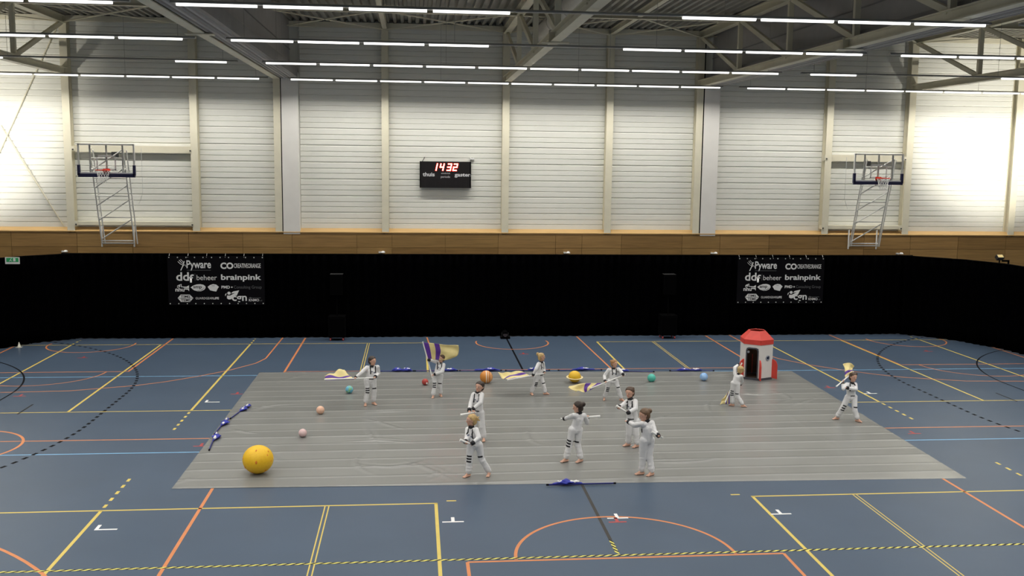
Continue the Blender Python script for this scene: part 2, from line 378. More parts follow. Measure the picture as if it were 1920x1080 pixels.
for x in TX:
    t = thing('roof_truss', NM[x], 'truss', (x, 10.7, 9.1), 'roof trusses')
    obj('bottom_chord', ibeam((x, 10.75, 9.21), (x, -27.6, 9.21), .24, .24, .025), M_steel, t)
    obj('top_chord', ibeam((x, 10.75, 10.95), (x, -27.6, 10.95), .24, .26, .025), M_steel, t)
    for i, y in enumerate(NODE):
        if i:
            bm = bmesh.new(); bar(bm, (x, y, 9.3), (x, y, 10.85), .12, .14); obj('vertical', bm, M_steel, t)
            bm = bmesh.new(); bar(bm, (x, NODE[i - 1] - .12, 10.85), (x, y + .12, 9.33), .10, .14); obj('diagonal', bm, M_steel, t)
    for y in (-1.8,):
        obj('splice_plate', B((x - .32, y - .12, 9.06), (x + .32, y + .12, 9.085)), M_steel, t); obj('splice_plate', B((x - .16, y - .02, 9.08), (x + .16, y + .02, 9.36)), M_steel, t)
for x0, lab in ((-7.67, 'left'), (7.59, 'right')):
    t = thing('divider_curtain', 'grey hall divider curtain folded up under the roof, %s one of two' % lab, 'curtain', (x0, 0, 9.1), 'divider curtains')
    bm = bmesh.new(); box(bm, (x0 - .02, -27.6, 9.5), (x0 + .02, 10.7, 11.1)); obj('sheet', bm, M_div, t)
    bm = bmesh.new(); box(bm, (x0 - .05, -27.6, 10.1), (x0 - .03, 10.7, 10.13)); box(bm, (x0 + .03, -27.6, 10.1), (x0 + .05, 10.7, 10.13)); obj('hem', bm, M_divd, t)
    for k in range(5):
        bm = bmesh.new(); xc = x0 - .24 + k * .12
        prism(bm, [(xc - .052, 9.5), (xc - .058, 9.16), (xc - .03, 9.11), (xc + .03, 9.11), (xc + .058, 9.16), (xc + .052, 9.5)], lambda a, b: V((a, -27.6, b)), lambda a, b: V((a, 10.65, b)))
        obj('fold', bm, M_div if k % 2 else M_divd, t)
for x, z, y0, r, lab in ((.95, 10.48, 8.8, .31, 'pale round air duct beside the middle roof truss'), (17.9, 10.40, 6.6, .40, 'pale round air duct in the right hall bay')):
    t = thing('air_duct', lab, 'duct', (x, y0, z - r), 'air ducts')
    bm = bmesh.new(); n = 24; pts = [(x, y0, z), (x, -27, z)]; tube(bm, [(x, y0 + .12, z), (x, y0 + .0, z)], r * .8, n, r2=r); tube(bm, pts, r, n); obj('pipe', bm, M_duct, t, True)
    for k in range(8):
        obj('joint_ring', T([(x, y0 - 1 - 3 * k, z), (x, y0 - 1.06 - 3 * k, z)], r + .015, n), M_duct, t)

# ------------------------------------------------------------ hanging light rows
ORD = ['row nearest the back wall', 'second row from the back wall', 'third row from the back wall', 'fourth row from the back wall', 'fifth row from the back wall', 'sixth row from the back wall', 'row nearest the camera side']
tube_cache = {}
def tube_mesh(L):
    k = round(L, 3)
    if k not in tube_cache:
        bm = bmesh.new(); prism(bm, [(-.035, .0), (-.038, -.03), (-.022, -.048), (.022, -.048), (.038, -.03), (.035, 0)], lambda a, b: V((0, a, b)), lambda a, b: V((L, a, b)))
        me = bpy.data.meshes.new('tube'); bm.normal_update(); bm.to_mesh(me); bm.free(); me.materials.append(M_tube); tube_cache[k] = me
    return tube_cache[k]
for ri, (ry, runs) in enumerate(ROWS):
    for nm, lo, hi in (('left', -23, -8), ('middle', -8, 8), ('right', 8, 23)):
        rr = [r for r in runs if lo <= r[0] and r[1] <= hi]
        if not rr: continue
        a0, b0 = (rr[0][0], rr[-1][1])
        e0, e1 = (a0 - .1, b0 + .25) if nm == 'left' else ((a0 - .05, b0 + .05) if nm == 'middle' else (a0 - .25, b0 + .1))
        t = thing('light_row', 'line of tube lights in the %s hall bay, %s' % (nm, ORD[ri]), 'light', ((e0 + e1) / 2, ry, ZL - .05), 'hanging tube light rows')
        bm = bmesh.new(); prism(bm, [(-.025, .04), (.025, .04), (.055, .02), (.055, -.005), (-.055, -.005), (-.055, .02)], lambda a, b: V((e0, ry + a, ZL + b)), lambda a, b: V((e1, ry + a, ZL + b)))
        obj('rail', bm, M_rail, t)
        for a, b in rr:
            n = max(1, round((b - a) / 1.5)); L = (b - a) / n
            for k in range(n):
                o = bpy.data.objects.new('tube', tube_mesh(L - .11)); COL.objects.link(o); o.parent = t; o.matrix_parent_inverse = PINV(t)
                o.location = (a + k * L + .055, ry, ZL)
        n = max(2, int((e1 - e0) / 4.5) + 1)
        for k in range(n):
            x = e0 + .4 + (e1 - e0 - .8) * k / (n - 1)
            obj('suspension_wire', T([(x, ry, ZL + .05), (x, ry, 11.1)], .005, 6), M_rail, t)

# ------------------------------------------------------------ black drapes round the floor
def drape(name, label, path, z1=2.98, seed=1):
    rn = random.Random(seed)
    t = thing(name, label, 'curtain', (*path[0], 0), 'black drapes'); bm = bmesh.new(); pts = []; acc = 0
    for p, q in zip(path, path[1:]):
        p, q = V((*p, 0)), V((*q, 0)); L = (q - p).length; n = max(2, int(L / .045)); d = (q - p) / L; nn = V((d.y, -d.x, 0))
        for i in range(n):
            s = acc + L * i / n
            w = math.sin(s * 19 + 1.5 * math.sin(s * 2.3)) * .04 + math.sin(s * 31 + seed) * .012
            pts.append((p + d * L * i / n, nn, w, s))
        acc += L
    zs = [.012, .5, 1.6, 2.6, z1]; rows = []
    for j, z in enumerate(zs):
        k = (1.15, 1.05, 1, .9, .6)[j]; rows.append([bm.verts.new(p + nn * w * k + V((0, 0, z + (.012 * math.sin(s * 1.7) if j == 0 else 0)))) for p, nn, w, s in pts])
    for a, b in zip(rows, rows[1:]):
        for i in range(len(a) - 1): bm.faces.new((a[i], a[i + 1], b[i + 1], b[i]))
    o = obj('cloth', bm, M_black, t, True); s_ = o.modifiers.new('thick', 'SOLIDIFY'); s_.thickness = .006
    obj('pipe', T([(*p, z1 + .0) for p in path], .022), M_blackp, t)
    for p in path[1:-1] if len(path) > 2 else path:
        obj('upright', T([(p[0], p[1] + .11, .0), (p[0], p[1] + .11, z1)], .025), M_blackp, t)
    return t
drape('drape_curtain', 'long black drape across the back of the hall behind the performers', [(-15.4, 10.0), (-9, 9.98), (0, 9.98), (9, 9.98), (15.3, 10.0)], seed=1)
drape('drape_curtain', 'black drape angling forward at the left edge of the picture', [(-18.6, 5.6), (-16.9, 8.1), (-16.2, 9.0), (-15.0, 9.93)], seed=2)
drape('drape_curtain', 'black drape angling forward at the right edge of the picture', [(14.95, 9.93), (16.45, 8.45), (17.1, 7.0), (17.25, 5.4), (17.4, 1.5)], seed=3)

# ------------------------------------------------------------ printed banners
def banner(x0, label):
    W, z0, z1 = 3.3, 1.2, 2.92; y = 9.86
    t = thing('sponsor_banner', label, 'banner', (x0, y, z0), 'sponsor banners')
    bm = bmesh.new(); nx, nz = 22, 10; g = []
    for face in (0, 1):
        g.append([[bm.verts.new((x0 + W * i / nx, y + face * .004 + .004 * math.sin(i * 1.3 + j), z0 + (z1 - z0) * j / nz)) for i in range(nx + 1)] for j in range(nz + 1)])
    for f in (0, 1):
        for j in range(nz):
            for i in range(nx):
                q = (g[f][j][i], g[f][j][i + 1], g[f][j + 1][i + 1], g[f][j + 1][i]); bm.faces.new(q if f == 0 else q[::-1])
    obj('cloth', bm, mat('banner_vinyl', (.0030, .0027, .004), .55, .15, 4, spec=.10), t, True)
    Mw = mat('banner_print', (.86, .86, .85), .5, .05, 20); Mg = mat('banner_print_grey', (.12, .12, .125), .5, .05, 20); Mk = MAT['banner_vinyl']
    yy = y - .008
    # layout units: photograph crop of the banner, 0..1600 wide, 0..800 high
    def X(u): return x0 + W * (u - 105) / 1605
    def Z(v): return z1 - (z1 - z0) * (v - 85) / 805
    def tx(s, u0, u1, v0, v1, bold=0., m=None, dy=0., shear=0.):
        obj('lettering', text_mesh(s, X(u0), X(u1), Z(v1), Z(v0), yy - dy, bold, shear), m or Mw, t)
    def shape(pts, m=None, dy=0., name='emblem'):
        bm = bmesh.new(); prism(bm, pts[::-1], lambda a, b: V((X(a), yy - dy, Z(b))), lambda a, b: V((X(a), yy - dy - .001, Z(b)))); obj(name, bm, m or Mw, t)
    def stroke(pts, w, m=None, dy=0.):
        bm = bmesh.new(); tube(bm, [(X(a), yy - dy, Z(b)) for a, b in pts], w, 6); obj('emblem', bm, m or Mw, t)
    tx('Pyware', 420, 825, 155, 325, .02); shape([(425, 314), (820, 314), (820, 321), (425, 321)], Mg)
    for pts, w in (([(325, 320), (365, 235), (385, 170)], .016), ([(365, 235), (320, 215), (280, 175)], .008), ([(370, 215), (330, 185), (300, 150)], .008), ([(378, 195), (350, 165), (325, 140)], .008), ([(365, 250), (395, 225), (415, 260)], .008)): stroke(pts, w)
    tx('CO', 980, 1195, 190, 297, .04); tx('CREATIVEORANGE', 1205, 1650, 205, 280, .01)
    tx('dd', 245, 455, 350, 490, .02); tx('f', 455, 535, 385, 520, .02)
    shape([(553, 370), (558, 370), (558, 490), (553, 490)], Mg); tx('beheer', 582, 918, 395, 480, .0)
    tx('brainpink', 985, 1655, 385, 505, .025)
    # horn emblem with letters nhu
    tx('nhu', 225, 375, 600, 668, .03); stroke([(262, 605), (262, 575), (285, 560), (285, 590)], .014); stroke([(300, 590), (300, 555), (322, 545), (325, 590), (400, 595)], .014)
    shape([(360, 588), (410, 588), (452, 565), (452, 610), (360, 604)]); shape([(370, 615), (452, 615), (452, 662), (430, 636), (370, 632)])
    oval = [(478, 600), (520, 570), (580, 550), (640, 546), (690, 556), (722, 580), (724, 610), (700, 640), (650, 662), (590, 664), (530, 645)]
    shape(oval); ov2 = [(560, 655), (640, 648), (690, 620), (705, 585), (698, 618), (660, 648), (610, 658)]
    shape(ov2, Mk, .002); tx('smp', 522, 665, 578, 632, .02, Mk, .003)
    shape([(760, 590), (800, 560), (850, 545), (900, 552), (948, 590), (925, 620), (900, 668), (850, 660), (800, 648), (775, 615)]); shape([(830, 568), (878, 572), (876, 577), (830, 574)], Mg, .002)
    tx('PMD', 988, 1130, 572, 620, .03); shape([(1145, 596), (1162, 582), (1178, 596), (1162, 612)]); tx('Consulting Group', 1195, 1660, 570, 635, 0, Mg)
    hexa = [(260, 775), (310, 718), (460, 718), (518, 775), (460, 838), (310, 838)]
    shape(hexa); shape([(270, 773), (510, 773), (510, 780), (270, 780)], Mk, .002)
    tx('TIMS', 308, 465, 730, 768, .02, Mk, .003); tx('TEMS', 312, 470, 788, 830, .02, Mk, .003)
    tx('GUARDGEAR', 555, 845, 760, 797, 0.); tx('LIFE', 850, 942, 760, 797, .03)
    ci = [(1112 + 28 * math.cos(a), 695 + 25 * math.sin(a)) for a in [2 * PI * k / 16 for k in range(16)]]; shape(ci)
    shape([(1150, 695), (1180, 668), (1282, 648), (1240, 735), (1180, 745), (1150, 795), (1105, 800), (1075, 780), (1078, 735), (1130, 735), (1215, 690), (1160, 700)])
    shape([(1045, 745), (1050, 710), (1072, 692), (1062, 725)])
    tx('cgn', 1160, 1408, 740, 862, .02)
    tx('KNMO', 1440, 1612, 790, 832, .02); tx('.nl', 1615, 1660, 805, 832, 0, Mg); shape([(1440, 772), (1470, 760), (1490, 772), (1640, 770), (1640, 778), (1440, 780)], Mg)
    for k in range(6): obj('cord', T([(x0 + .06 + k * (W - .12) / 5, yy, z1 - .05), (x0 + .06 + k * (W - .12) / 5, 9.96, 3.0)], .006, 6), M_white, t)
    for k in range(12):
        for zz in (z1 - .05, z0 + .05):
            bm = bmesh.new(); xx = x0 + .06 + k * (W - .12) / 11; tube(bm, [(xx, yy + .004, zz), (xx, yy - .001, zz)], .02, 10); obj('eyelet', bm, M_chrome, t)
    return t
banner(-11.83, 'black banner of white sponsor logos hanging left on the drape')
banner(8.53, 'black banner of white sponsor logos hanging right on the drape')

# ------------------------------------------------------------ scoreboard
SBY = 10.84
t = thing('scoreboard', 'black electronic scoreboard with red digits 1432 on the white wall', 'scoreboard', (-2.17, SBY, 5.33))
y = SBY
obj('case', B((-3.1, y, 5.33), (-1.24, 10.98, 6.28)), mat('scoreboard_black', (.012, .010, .011), .35, .1, 6), t)
for x in (-3.08, -1.27): obj('side_trim', B((x - .012, y - .006, 5.33), (x + .012, y, 6.28)), M_blackp, t)
M_led = mat('led_core', (1, .34, .26), .4, 0, 1, emit=9); M_led_halo = mat('led_halo', (1, .03, .012), .4, 0, 1, emit=3)  # wider red layer imitates the halo of glow around the white-hot core
SEG = {'1': 'bc', '4': 'fgbc', '3': 'abgcd', '2': 'abged'}
dw, dh, zb = .118, .225, 5.965
for ch, xo in (('1', -2.60), ('4', -2.385), ('3', -2.115), ('2', -1.90)):
    P = {'a': ((0, 1), (1, 1)), 'b': ((1, 1), (1, .5)), 'c': ((1, .5), (1, 0)), 'd': ((0, 0), (1, 0)), 'e': ((0, 0), (0, .5)), 'f': ((0, .5), (0, 1)), 'g': ((0, .5), (1, .5))}
    if ch == '1': xo -= .03
    b1, b2 = bmesh.new(), bmesh.new()
    for s in SEG[ch]:
        (a, b), (c, d) = P[s]
        p0 = V((xo + a * dw + b * .05, y - .004, zb + b * dh)); p1 = V((xo + c * dw + d * .05, y - .004, zb + d * dh))
        dd = (p1 - p0).normalized()
        bar(b2, p0 - dd * .022, p1 + dd * .022, .085, .004) if False else None
        bar(b1, p0 + V((0, -.004, 0)), p1 + V((0, -.004, 0)), .042, .042) if False else None
        for bmx, hw, off in ((b2, .030, 0.), (b1, .016, -.004)):
            nn = V((-dd.z, 0, dd.x)) * hw
            q0, q1 = p0 - dd * hw * .9, p1 + dd * hw * .9
            vs = [bmx.verts.new(v + V((0, off + dy, 0))) for dy in (0, -.003) for v in (q0 - nn, q1 - nn, q1 + nn, q0 + nn)]
            for f in ((3, 2, 1, 0), (4, 5, 6, 7), (0, 1, 5, 4), (1, 2, 6, 5), (2, 3, 7, 6), (3, 0, 4, 7)): bmx.faces.new([vs[i] for i in f])
    dg_ = obj('digit_halo', b2, M_led_halo, t); obj('lit_core', b1, M_led, dg_)
def sx(u): return -3.1 + 1.86 * (u - 318) / 1165
def sz(v): return 6.28 - .95 * (v - 270) / 590
Ms = mat('scoreboard_print', (.62, .62, .64), .5)
for s, u0, u1, v0, v1, b in (('thuis', 385, 655, 515, 605, .03), ('gasten', 1105, 1478, 530, 628, .03), ('einduitsl', 805, 1000, 515, 548, 0), ('periode', 795, 1005, 588, 648, 0)):
    obj('lettering', text_mesh(s, sx(u0), sx(u1), sz(v1), sz(v0), y - .004, b), Ms, t)
for k in range(5): obj('panel_seam', B((-2.9 + k * .37, y - .003, 5.36), (-2.895 + k * .37, y, 5.6)), M_dark, t)
for x in (-3.0, -1.28):
    obj('hanger', T([(x, SBY + .06, 6.28), (x + .08, 11.02, 6.43)], .012), M_dark, t)
obj('socket', B((-1.28, 10.95, 6.36), (-1.12, 11.04, 6.42)), M_white, t)

# ------------------------------------------------------------ wall mounted basketball goals
def goal(xb, xl, label, side, bx0, bx1):
    t = thing('basketball_goal', label, 'basketball hoop', (xb, 10.6, 3.17), 'basketball goals')
    yb = 9.5; z0, z1 = 5.70, 6.74; w = .905
    fr = obj('backboard_frame', B((xb - w, yb - .02, z1 - .05), (xb + w, yb + .03, z1)), M_chrome, t)
    for x in (-w, -w / 2 - .08, 0, w / 2 + .08, w):
        obj('frame_bar', B((xb + x - .025, yb + (0.0 if abs(x) < w else -.02), z0), (xb + x + .025, yb + .05, z1)), M_chrome, t)
    obj('glass', B((xb - w + .01, yb - .012, z0), (xb + w - .01, yb - .002, z1 - .05)), M_glass, t)
    bm = bmesh.new()
    for p, q in (((-.295, 5.88), (-.295, 6.33)), ((.295, 5.88), (.295, 6.33)), ((-.295, 6.33), (.295, 6.33)), ((-.295, 5.88), (.295, 5.88))): bar(bm, (xb + p[0], yb - .016, p[1]), (xb + q[0], yb - .016, q[1]), .05, .05) if False else box(bm, (xb + min(p[0], q[0]) - .022, yb - .016, min(p[1], q[1]) - .022), (xb + max(p[0], q[0]) + .022, yb - .013, max(p[1], q[1]) + .022))
    obj('target_square', bm, M_white, t)
    bm = bmesh.new(); box(bm, (xb - w - .02, yb - .05, z0 - .08), (xb + w + .02, yb + .05, z0 + .04)); obj('bottom_padding', bm, M_navy, t)
    for s in (-1, 1): obj('side_padding', B((xb + s * w - .04, yb - .05, z0 - .02), (xb + s * w + .04, yb + .05, z0 + .33)), M_navy, t)
    obj('inner_edge', B((xb - w + .05, yb - .03, z0 + .04), (xb + w - .05, yb - .013, z0 + .085)), M_white, t)
    zr = 5.86; cy = yb - .42
    ri = obj('rim', T([(xb + .225 * math.cos(a), cy + .225 * math.sin(a), zr) for a in [2 * PI * k / 24 for k in range(24)]], .014, 8, closed=True), M_red, t, True)
    bm = bmesh.new(); box(bm, (xb - .09, yb - .2, zr - .03), (xb + .09, yb - .02, zr + .02)); box(bm, (xb - .11, yb - .03, zr - .11), (xb + .11, yb - .015, zr + .05)); obj('rim_bracket', bm, M_red, ri)
    bm = bmesh.new()
    for k in range(12):
        for sgn in (1, -1):
            pts = []
            for j in range(6):
                a = 2 * PI * (k + sgn * j * .5) / 12; r = .22 - .1 * (j / 5) ** .7; pts.append((xb + r * math.cos(a), cy + r * math.sin(a), zr - .02 - .4 * j / 5))
            tube(bm, pts, .005, 5)
    obj('net', bm, M_white, ri)
    # swing lattice from wall foot to board
    xa, xc = xl - .55, xl + .55
    P0 = {0: (xa, 10.58, 3.2), 1: (xc, 10.58, 3.2)}; P1 = {0: (xa, 9.6, 6.6), 1: (xc, 9.6, 6.6)}
    def L(i, f, o=0.): return V(P0[i]).lerp(V(P1[i]), f) + V((o, o * .6, 0))
    for i in (0, 1):
        for o in (0., .09 * (1 if side > 0 else 1)):
            obj('lattice_post', T([L(i, .02, o), L(i, .98, o)], .022), M_chrome, t)
        obj('foot_post', T([(P0[i][0] - .02, 10.62, 3.17), (P0[i][0] - .02, 10.62, 3.9)], .028), M_white, t)
    for f in (.03, .3, .52, .7, .9): obj('lattice_rung', T([L(0, f), L(1, f)], .02 if f > .1 else .026), M_chrome, t)
    obj('lattice_rung', T([L(0, .055), L(1, .055)], .02), M_white, t)
    for f in (.07, .27, .42, .6, .78):
        obj('lattice_diagonal', T([L(0, f), L(1, f + .21)], .021), M_chrome, t)
    for i in (0, 1):
        obj('board_arm', T([L(i, .8), (xb + (-.5 if i == 0 else .5), yb + .05, 5.85)], .022), M_chrome, t); obj('board_arm', T([L(i, .98), (xb + (-.5 if i == 0 else .5), yb + .05, 6.6)], .022), M_chrome, t)
    # wall beams carrying the goal
    obj('wall_beam', B((bx0, 10.86, 6.46), (bx1, 11.0, 6.70)), M_steel, t); obj('wall_beam', B((bx0, 10.74, 3.92), (bx1, 10.98, 4.05)), M_steel, t)
    for x in (bx0 + .03, bx1 - .03):
        for z in (6.58, 3.98): obj('clamp', B((x - .05, 10.69, z - .08), (x + .05, 10.76, z + .08)), M_steel, t); obj('bolt', B((x - .02, 10.67, z - .05), (x + .03, 10.69, z - .01)), M_dark, t)
    obj('winch', B((xl - .1, 10.5, 6.3), (xl + .08, 10.74, 6.48)), M_dark, t)
    xo = xb + side * 1.0; pts = []
    for k in range(14):
        f = k / 13; pts.append((xo + side * .05 - side * .18 * max(0, f - .8) * 5 * .8, 9.9, 6.6 - 1.9 * f + (.35 * max(0, f - .85) * 4) ** 2 * .3))
    obj('pull_rope', T(pts, .009, 6), M_chrome, t)
goal(-13.63, -13.65, 'glass basketball goal on the wall lattice left of the scoreboard', 1, -15.13, -11.1)
goal(13.53, 13.62, 'glass basketball goal on the wall lattice right of the scoreboard', -1, 12.02, 15.16)

# ------------------------------------------------------------ speakers and small equipment
def speaker(x, lab):
    t = thing('subwoofer', 'black subwoofer box on red castors at the foot of the drape, %s' % lab, 'speaker', (x, 9.5, 0), 'subwoofers')
    bm = B((x - .29, 9.25, .12), (x + .29, 9.75, .86)); bmesh.ops.bevel(bm, geom=bm.edges[:], offset=.02, segments=2); obj('cabinet', bm, M_blackp, t)
    obj('grille', B((x - .25, 9.235, .17), (x + .25, 9.25, .80)), mat('speaker_grille', (.0012, .0012, .0014), .9, .2, 200, spec=.03), t)
    for dx in (-.22, .22):
        for yy in (9.3, 9.68):
            obj('castor', T([(x + dx - .02, yy, .05), (x + dx + .02, yy, .05)], .05, 14), mat('red_castor', (.42, .06, .06), .5), t); obj('castor_fork', B((x + dx - .03, yy - .02, .08), (x + dx + .03, yy + .02, .13)), M_dark, t)
    t2 = thing('loudspeaker', 'black loudspeaker on a pole above the subwoofer, %s' % lab, 'speaker', (x - .03, 9.5, .86), 'pole loudspeakers')
    obj('pole', T([(x, 9.5, .86), (x, 9.5, 1.65)], .018), M_blackp, t2)
    bm = bmesh.new(); prism(bm, [(-.22, -.16), (.22, -.16), (.15, .18), (-.15, .18)], lambda a, b: V((x + a, 9.5 + b, 1.62)), lambda a, b: V((x + a, 9.5 + b, 2.33))); bmesh.ops.bevel(bm, geom=bm.edges[:], offset=.012, segments=2); obj('cabinet', bm, M_blackp, t2)
    obj('grille', B((x - .2, 9.325, 1.66), (x + .2, 9.338, 2.28)), MAT['speaker_grille'], t2)
    obj('top_lid', B((x - .22, 9.33, 2.332), (x + .22, 9.68, 2.34)), mat('lighter_black', (.010, .010, .011), .6), t2)  # thin top sheet in a slightly lighter black than the cabinet
speaker(-6.0, 'left side'); speaker(5.87, 'right side')
t = thing('floor_spotlight', 'small black spotlight lying at the foot of the drape on the centre line', 'spotlight', (-.05, 9.6, 0))
bm = B((-.22, 9.45, .0), (.12, 9.72, .06)); obj('base', bm, M_blackp, t)
obj('head', T([(-.06, 9.42, .16), (-.06, 9.68, .20)], .1, 16), M_blackp, t); obj('lens', T([(-.06, 9.415, .16), (-.06, 9.42, .16)], .08, 16), mat('dark_lens', (.05, .04, .045), .15), t)
for s in (-1, 1): obj('yoke', B((-.06 + s * .115 - .008, 9.5, .03), (-.06 + s * .115 + .008, 9.54, .22)), M_dark, t)
t = thing('drape_gap_cone', 'tiny pale cone added in place of a gap at the left black drape foot', 'cone', (-16.35, 8.45, 0))  # added cone, stands in for the pale gap at the drape foot
bm = bmesh.new(); lathe(bm, [(.075, 0), (.07, .015), (.05, .015), (.012, .17), (.004, .175)], (-16.35, 8.45, 0), 16); obj('gap_cone_body', bm, M_ledge if False else mat('pale_drape_gap', (.62, .60, .50), .5), t, True)
bm = B((-16.44, 8.36, 0), (-16.26, 8.54, .008)); obj('gap_cone_base', bm, mat('pale_drape_gap', (.62, .60, .50)), t)
SP = [(-15.45, 'at the far left corner'), (-4.42, 'left of the scoreboard'), (2.34, 'right of the centre column'), (7.9, 'under the right pale pillar'), (15.15, 'at the far right corner')]
for x, w in SP:
    t = thing('wall_spotlight', 'tiny white spotlight on the wood band above the drape, %s' % w, 'spotlight', (x, 10.66, 2.97), 'wall spotlights')
    obj('bracket', B((x - .16, 10.62, 2.97), (x - .06, 10.7, 3.02)), M_chrome, t)
    bm = bmesh.new(); lathe(bm, [(.02, .07), (.05, .06), (.075, .02), (.078, 0), (.06, -.005)][::-1], (x, 10.58, 2.98), 14); obj('lamp_head', bm, M_white, t, True)
t = thing('exit_sign', 'green emergency exit sign at the far left top of the black drape', 'sign', (-16.400, 8.340, 2.860))
obj('box', B((-16.600, 8.320, 2.79), (-16.160, 8.370, 3.010)), M_white, t); obj('panel', B((-16.560, 8.312, 2.860), (-16.180, 8.320, 2.995)), mat('exit_green', (.02, .20, .07), .4, .1, 9, emit=.35), t)
bm = bmesh.new(); box(bm, (-16.340, 8.306, 2.880), (-16.270, 8.312, 2.980)); obj('door_symbol', bm, M_white, t)
bm = bmesh.new()
tube(bm, [(-16.460, 8.308, 2.880), (-16.430, 8.308, 2.920), (-16.410, 8.308, 2.960)], .008, 6); tube(bm, [(-16.430, 8.308, 2.920), (-16.390, 8.308, 2.900), (-16.390, 8.308, 2.875)], .008, 6); ell(bm, (-16.400, 8.308, 2.978), (.012, .004, .012), None, 8, 6); obj('runner_symbol', bm, M_white, t)
obj('hanger', T([(-16.380, 8.345, 3.010), (-16.380, 8.345, 3.0)], .01), M_dark, t)
def flood(x, y, zf, tgt, label, watts, group=None):
    t = thing('floodlight', label, 'floodlight', (x, y, 0), group)
    obj('pole', T([(x, y, .1), (x, y, zf - .1)], .022), M_blackp, t)
    for k in range(3):
        a = 2 * PI * k / 3; obj('leg', T([(x, y, .55), (x + .45 * math.cos(a), y + .45 * math.sin(a), .02)], .016), M_blackp, t)
    c = V((x, y, zf)); d = (V(tgt) - c).normalized()
    bm = bmesh.new(); bar(bm, c - d * .08, c + d * .06, .24, .16); obj('housing', bm, M_dark, t); bm = bmesh.new(); bar(bm, c + d * .06, c + d * .066, .2, .13)
    obj('lens', bm, mat('flood_lens', (1, .93, .8), .4, 0, 1, emit=4) if watts else mat('warm_lens', (.7, .55, .2), .3), t)
    if watts:
        ld = bpy.data.lights.new('flood_light', 'SPOT'); ld.energy = watts; ld.spot_size = R(58); ld.spot_blend = 1; ld.shadow_soft_size = .12; ld.color = (1, .95, .84)
        lo = bpy.data.objects.new('flood_light', ld); COL.objects.link(lo); lo.location = c + d * .1; lo.rotation_euler = d.to_track_quat('-Z', 'Y').to_euler()
    else:
        obj('yoke', B((x + .1, y - .02, zf - .16), (x + .36, y + .02, zf - .1)), M_blackp, t); obj('yoke_end', B((x + .32, y - .02, zf - .26), (x + .37, y + .02, zf - .1)), M_blackp, t)
flood(17.5, 8.0, 3.12, (17.6, 6, 5.5), 'small black stage lamp showing above the right drape', 0)
flood(18.9, 3.0, 3.7, (18.9, 11, 7.9), 'black floodlight on a stand beyond the right drape, aimed at the wall', 4200, 'floodlights')
flood(-20.2, 3.0, 3.7, (-19.0, 11, 7.7), 'black floodlight on a stand beyond the left drape, aimed at the wall', 4200, 'floodlights')

# ------------------------------------------------------------ grey vinyl mat
def matz(u, v, x, y):
    q = y - .012 * x + .05 * noise.noise(V((x * .15, y * .3, 0)))
    f = (q / .58) % 2.; f = f if f < 1 else 2 - f
    amp = .019 * (.6 + .5 * noise.noise(V((x * .12, math.floor(q / 1.16) * 1.7, 4.))))
    z = .006 + amp * f ** 1.3
    c = (q / .58 + .5) % 1. - .5; z += .008 * math.exp(-(c * .58 / .035) ** 2)
    c = (x / 2.05 + .5) % 1. - .5; z += .003 * math.exp(-(c * 2.05 / .05) ** 2) * (.4 + noise.noise(V((x, y * .7, 1.))))
    for ci in (-1, 0, 1):
        for cj in (-1, 0, 1):
            gx, gy = math.floor(x / 1.5) + ci, math.floor(y / 1.3) + cj; h = [noise.cell(V((gx * 1.31 + .5, gy * 2.17 + .5, q_ + .5))) for q_ in range(5)]
            if h[0] < .25: continue
            px, py = x - (gx + h[1]) * 1.5, y - (gy + h[2]) * 1.3; a = h[3] * PI; al, ac = px * math.cos(a) + py * math.sin(a), -px * math.sin(a) + py * math.cos(a)
            ac += .25 * al * al * (h[4] - .5) * 2
            if abs(al) > 1.2: continue
            z += math.exp(-(al / .55) ** 2) * (.021 * math.exp(-(ac / .045) ** 2) + .010 * math.exp(-((ac - .17) / .05) ** 2) * h[4])
    d_ = math.hypot(x - 6.83, y - 2.8); z = .004 + (z - .004) * min(1, max(0, (d_ - .55) / .4))     # pressed flat under the rocket
    return max(.004, z)
bm = bmesh.new(); NX, NY = 300, 440; c00, c10, c01, c11 = V((-7.92, -6.42, 0)), V((7.92, -6.76, 0)), V((-7.87, 4.12, 0)), V((8.27, 3.62, 0)); g = []
for j in range(NY + 1):
    row = []
    for i in range(NX + 1):
        u, v = i / NX, j / NY; p = c00.lerp(c10, u).lerp(c01.lerp(c11, u), v)
        e = min(i, NX - i, j, NY - j); p.z = matz(u, v, p.x, p.y) * min(1, .35 + e * .2)
        row.append(bm.verts.new(p))
    g.append(row)
for j in range(NY):
    for i in range(NX): bm.faces.new((g[j][i], g[j][i + 1], g[j + 1][i + 1], g[j + 1][i]))
M_mat = mat('grey_vinyl', (.205, .21, .203), .26, .04, .8, spec=.45)
tag(obj('performance_mat', bm, M_mat, None, True), 'large grey vinyl performance mat laid over the blue floor, creased', 'mat')

# ------------------------------------------------------------ planets
def planet(name, label, x, y, r, m, squash=1., z0=None):
    z0 = matz(0, 0, x, y) if z0 is None else z0
    bm = bmesh.new(); ell(bm, (x, y, z0 + r * squash), (r, r, r * squash), None, 32, 20)
    return tag(obj(name, bm, m, None, True), label, 'ball', 'planet balls')
def noise_mat(name, stops, scale, rough=.55, stretch=(1, 1, 1), bump=.0, distortion=0., const=False):
    m = mat(name, (1, 1, 1), rough, 0, scale, bump=bump, stretch=stretch); r = [n for n in m.node_tree.nodes if n.type == 'VALTORGB'][0].color_ramp
    if const: r.interpolation = 'CONSTANT'
    while len(r.elements) < len(stops): r.elements.new(.5)
    for e, (p, c) in zip(r.elements, stops): e.position = p; e.color = (*c, 1)
    for n in m.node_tree.nodes:
        if n.type == 'TEX_NOISE' and n.inputs['Scale'].default_value == scale: n.inputs['Distortion'].default_value = distortion
    return m
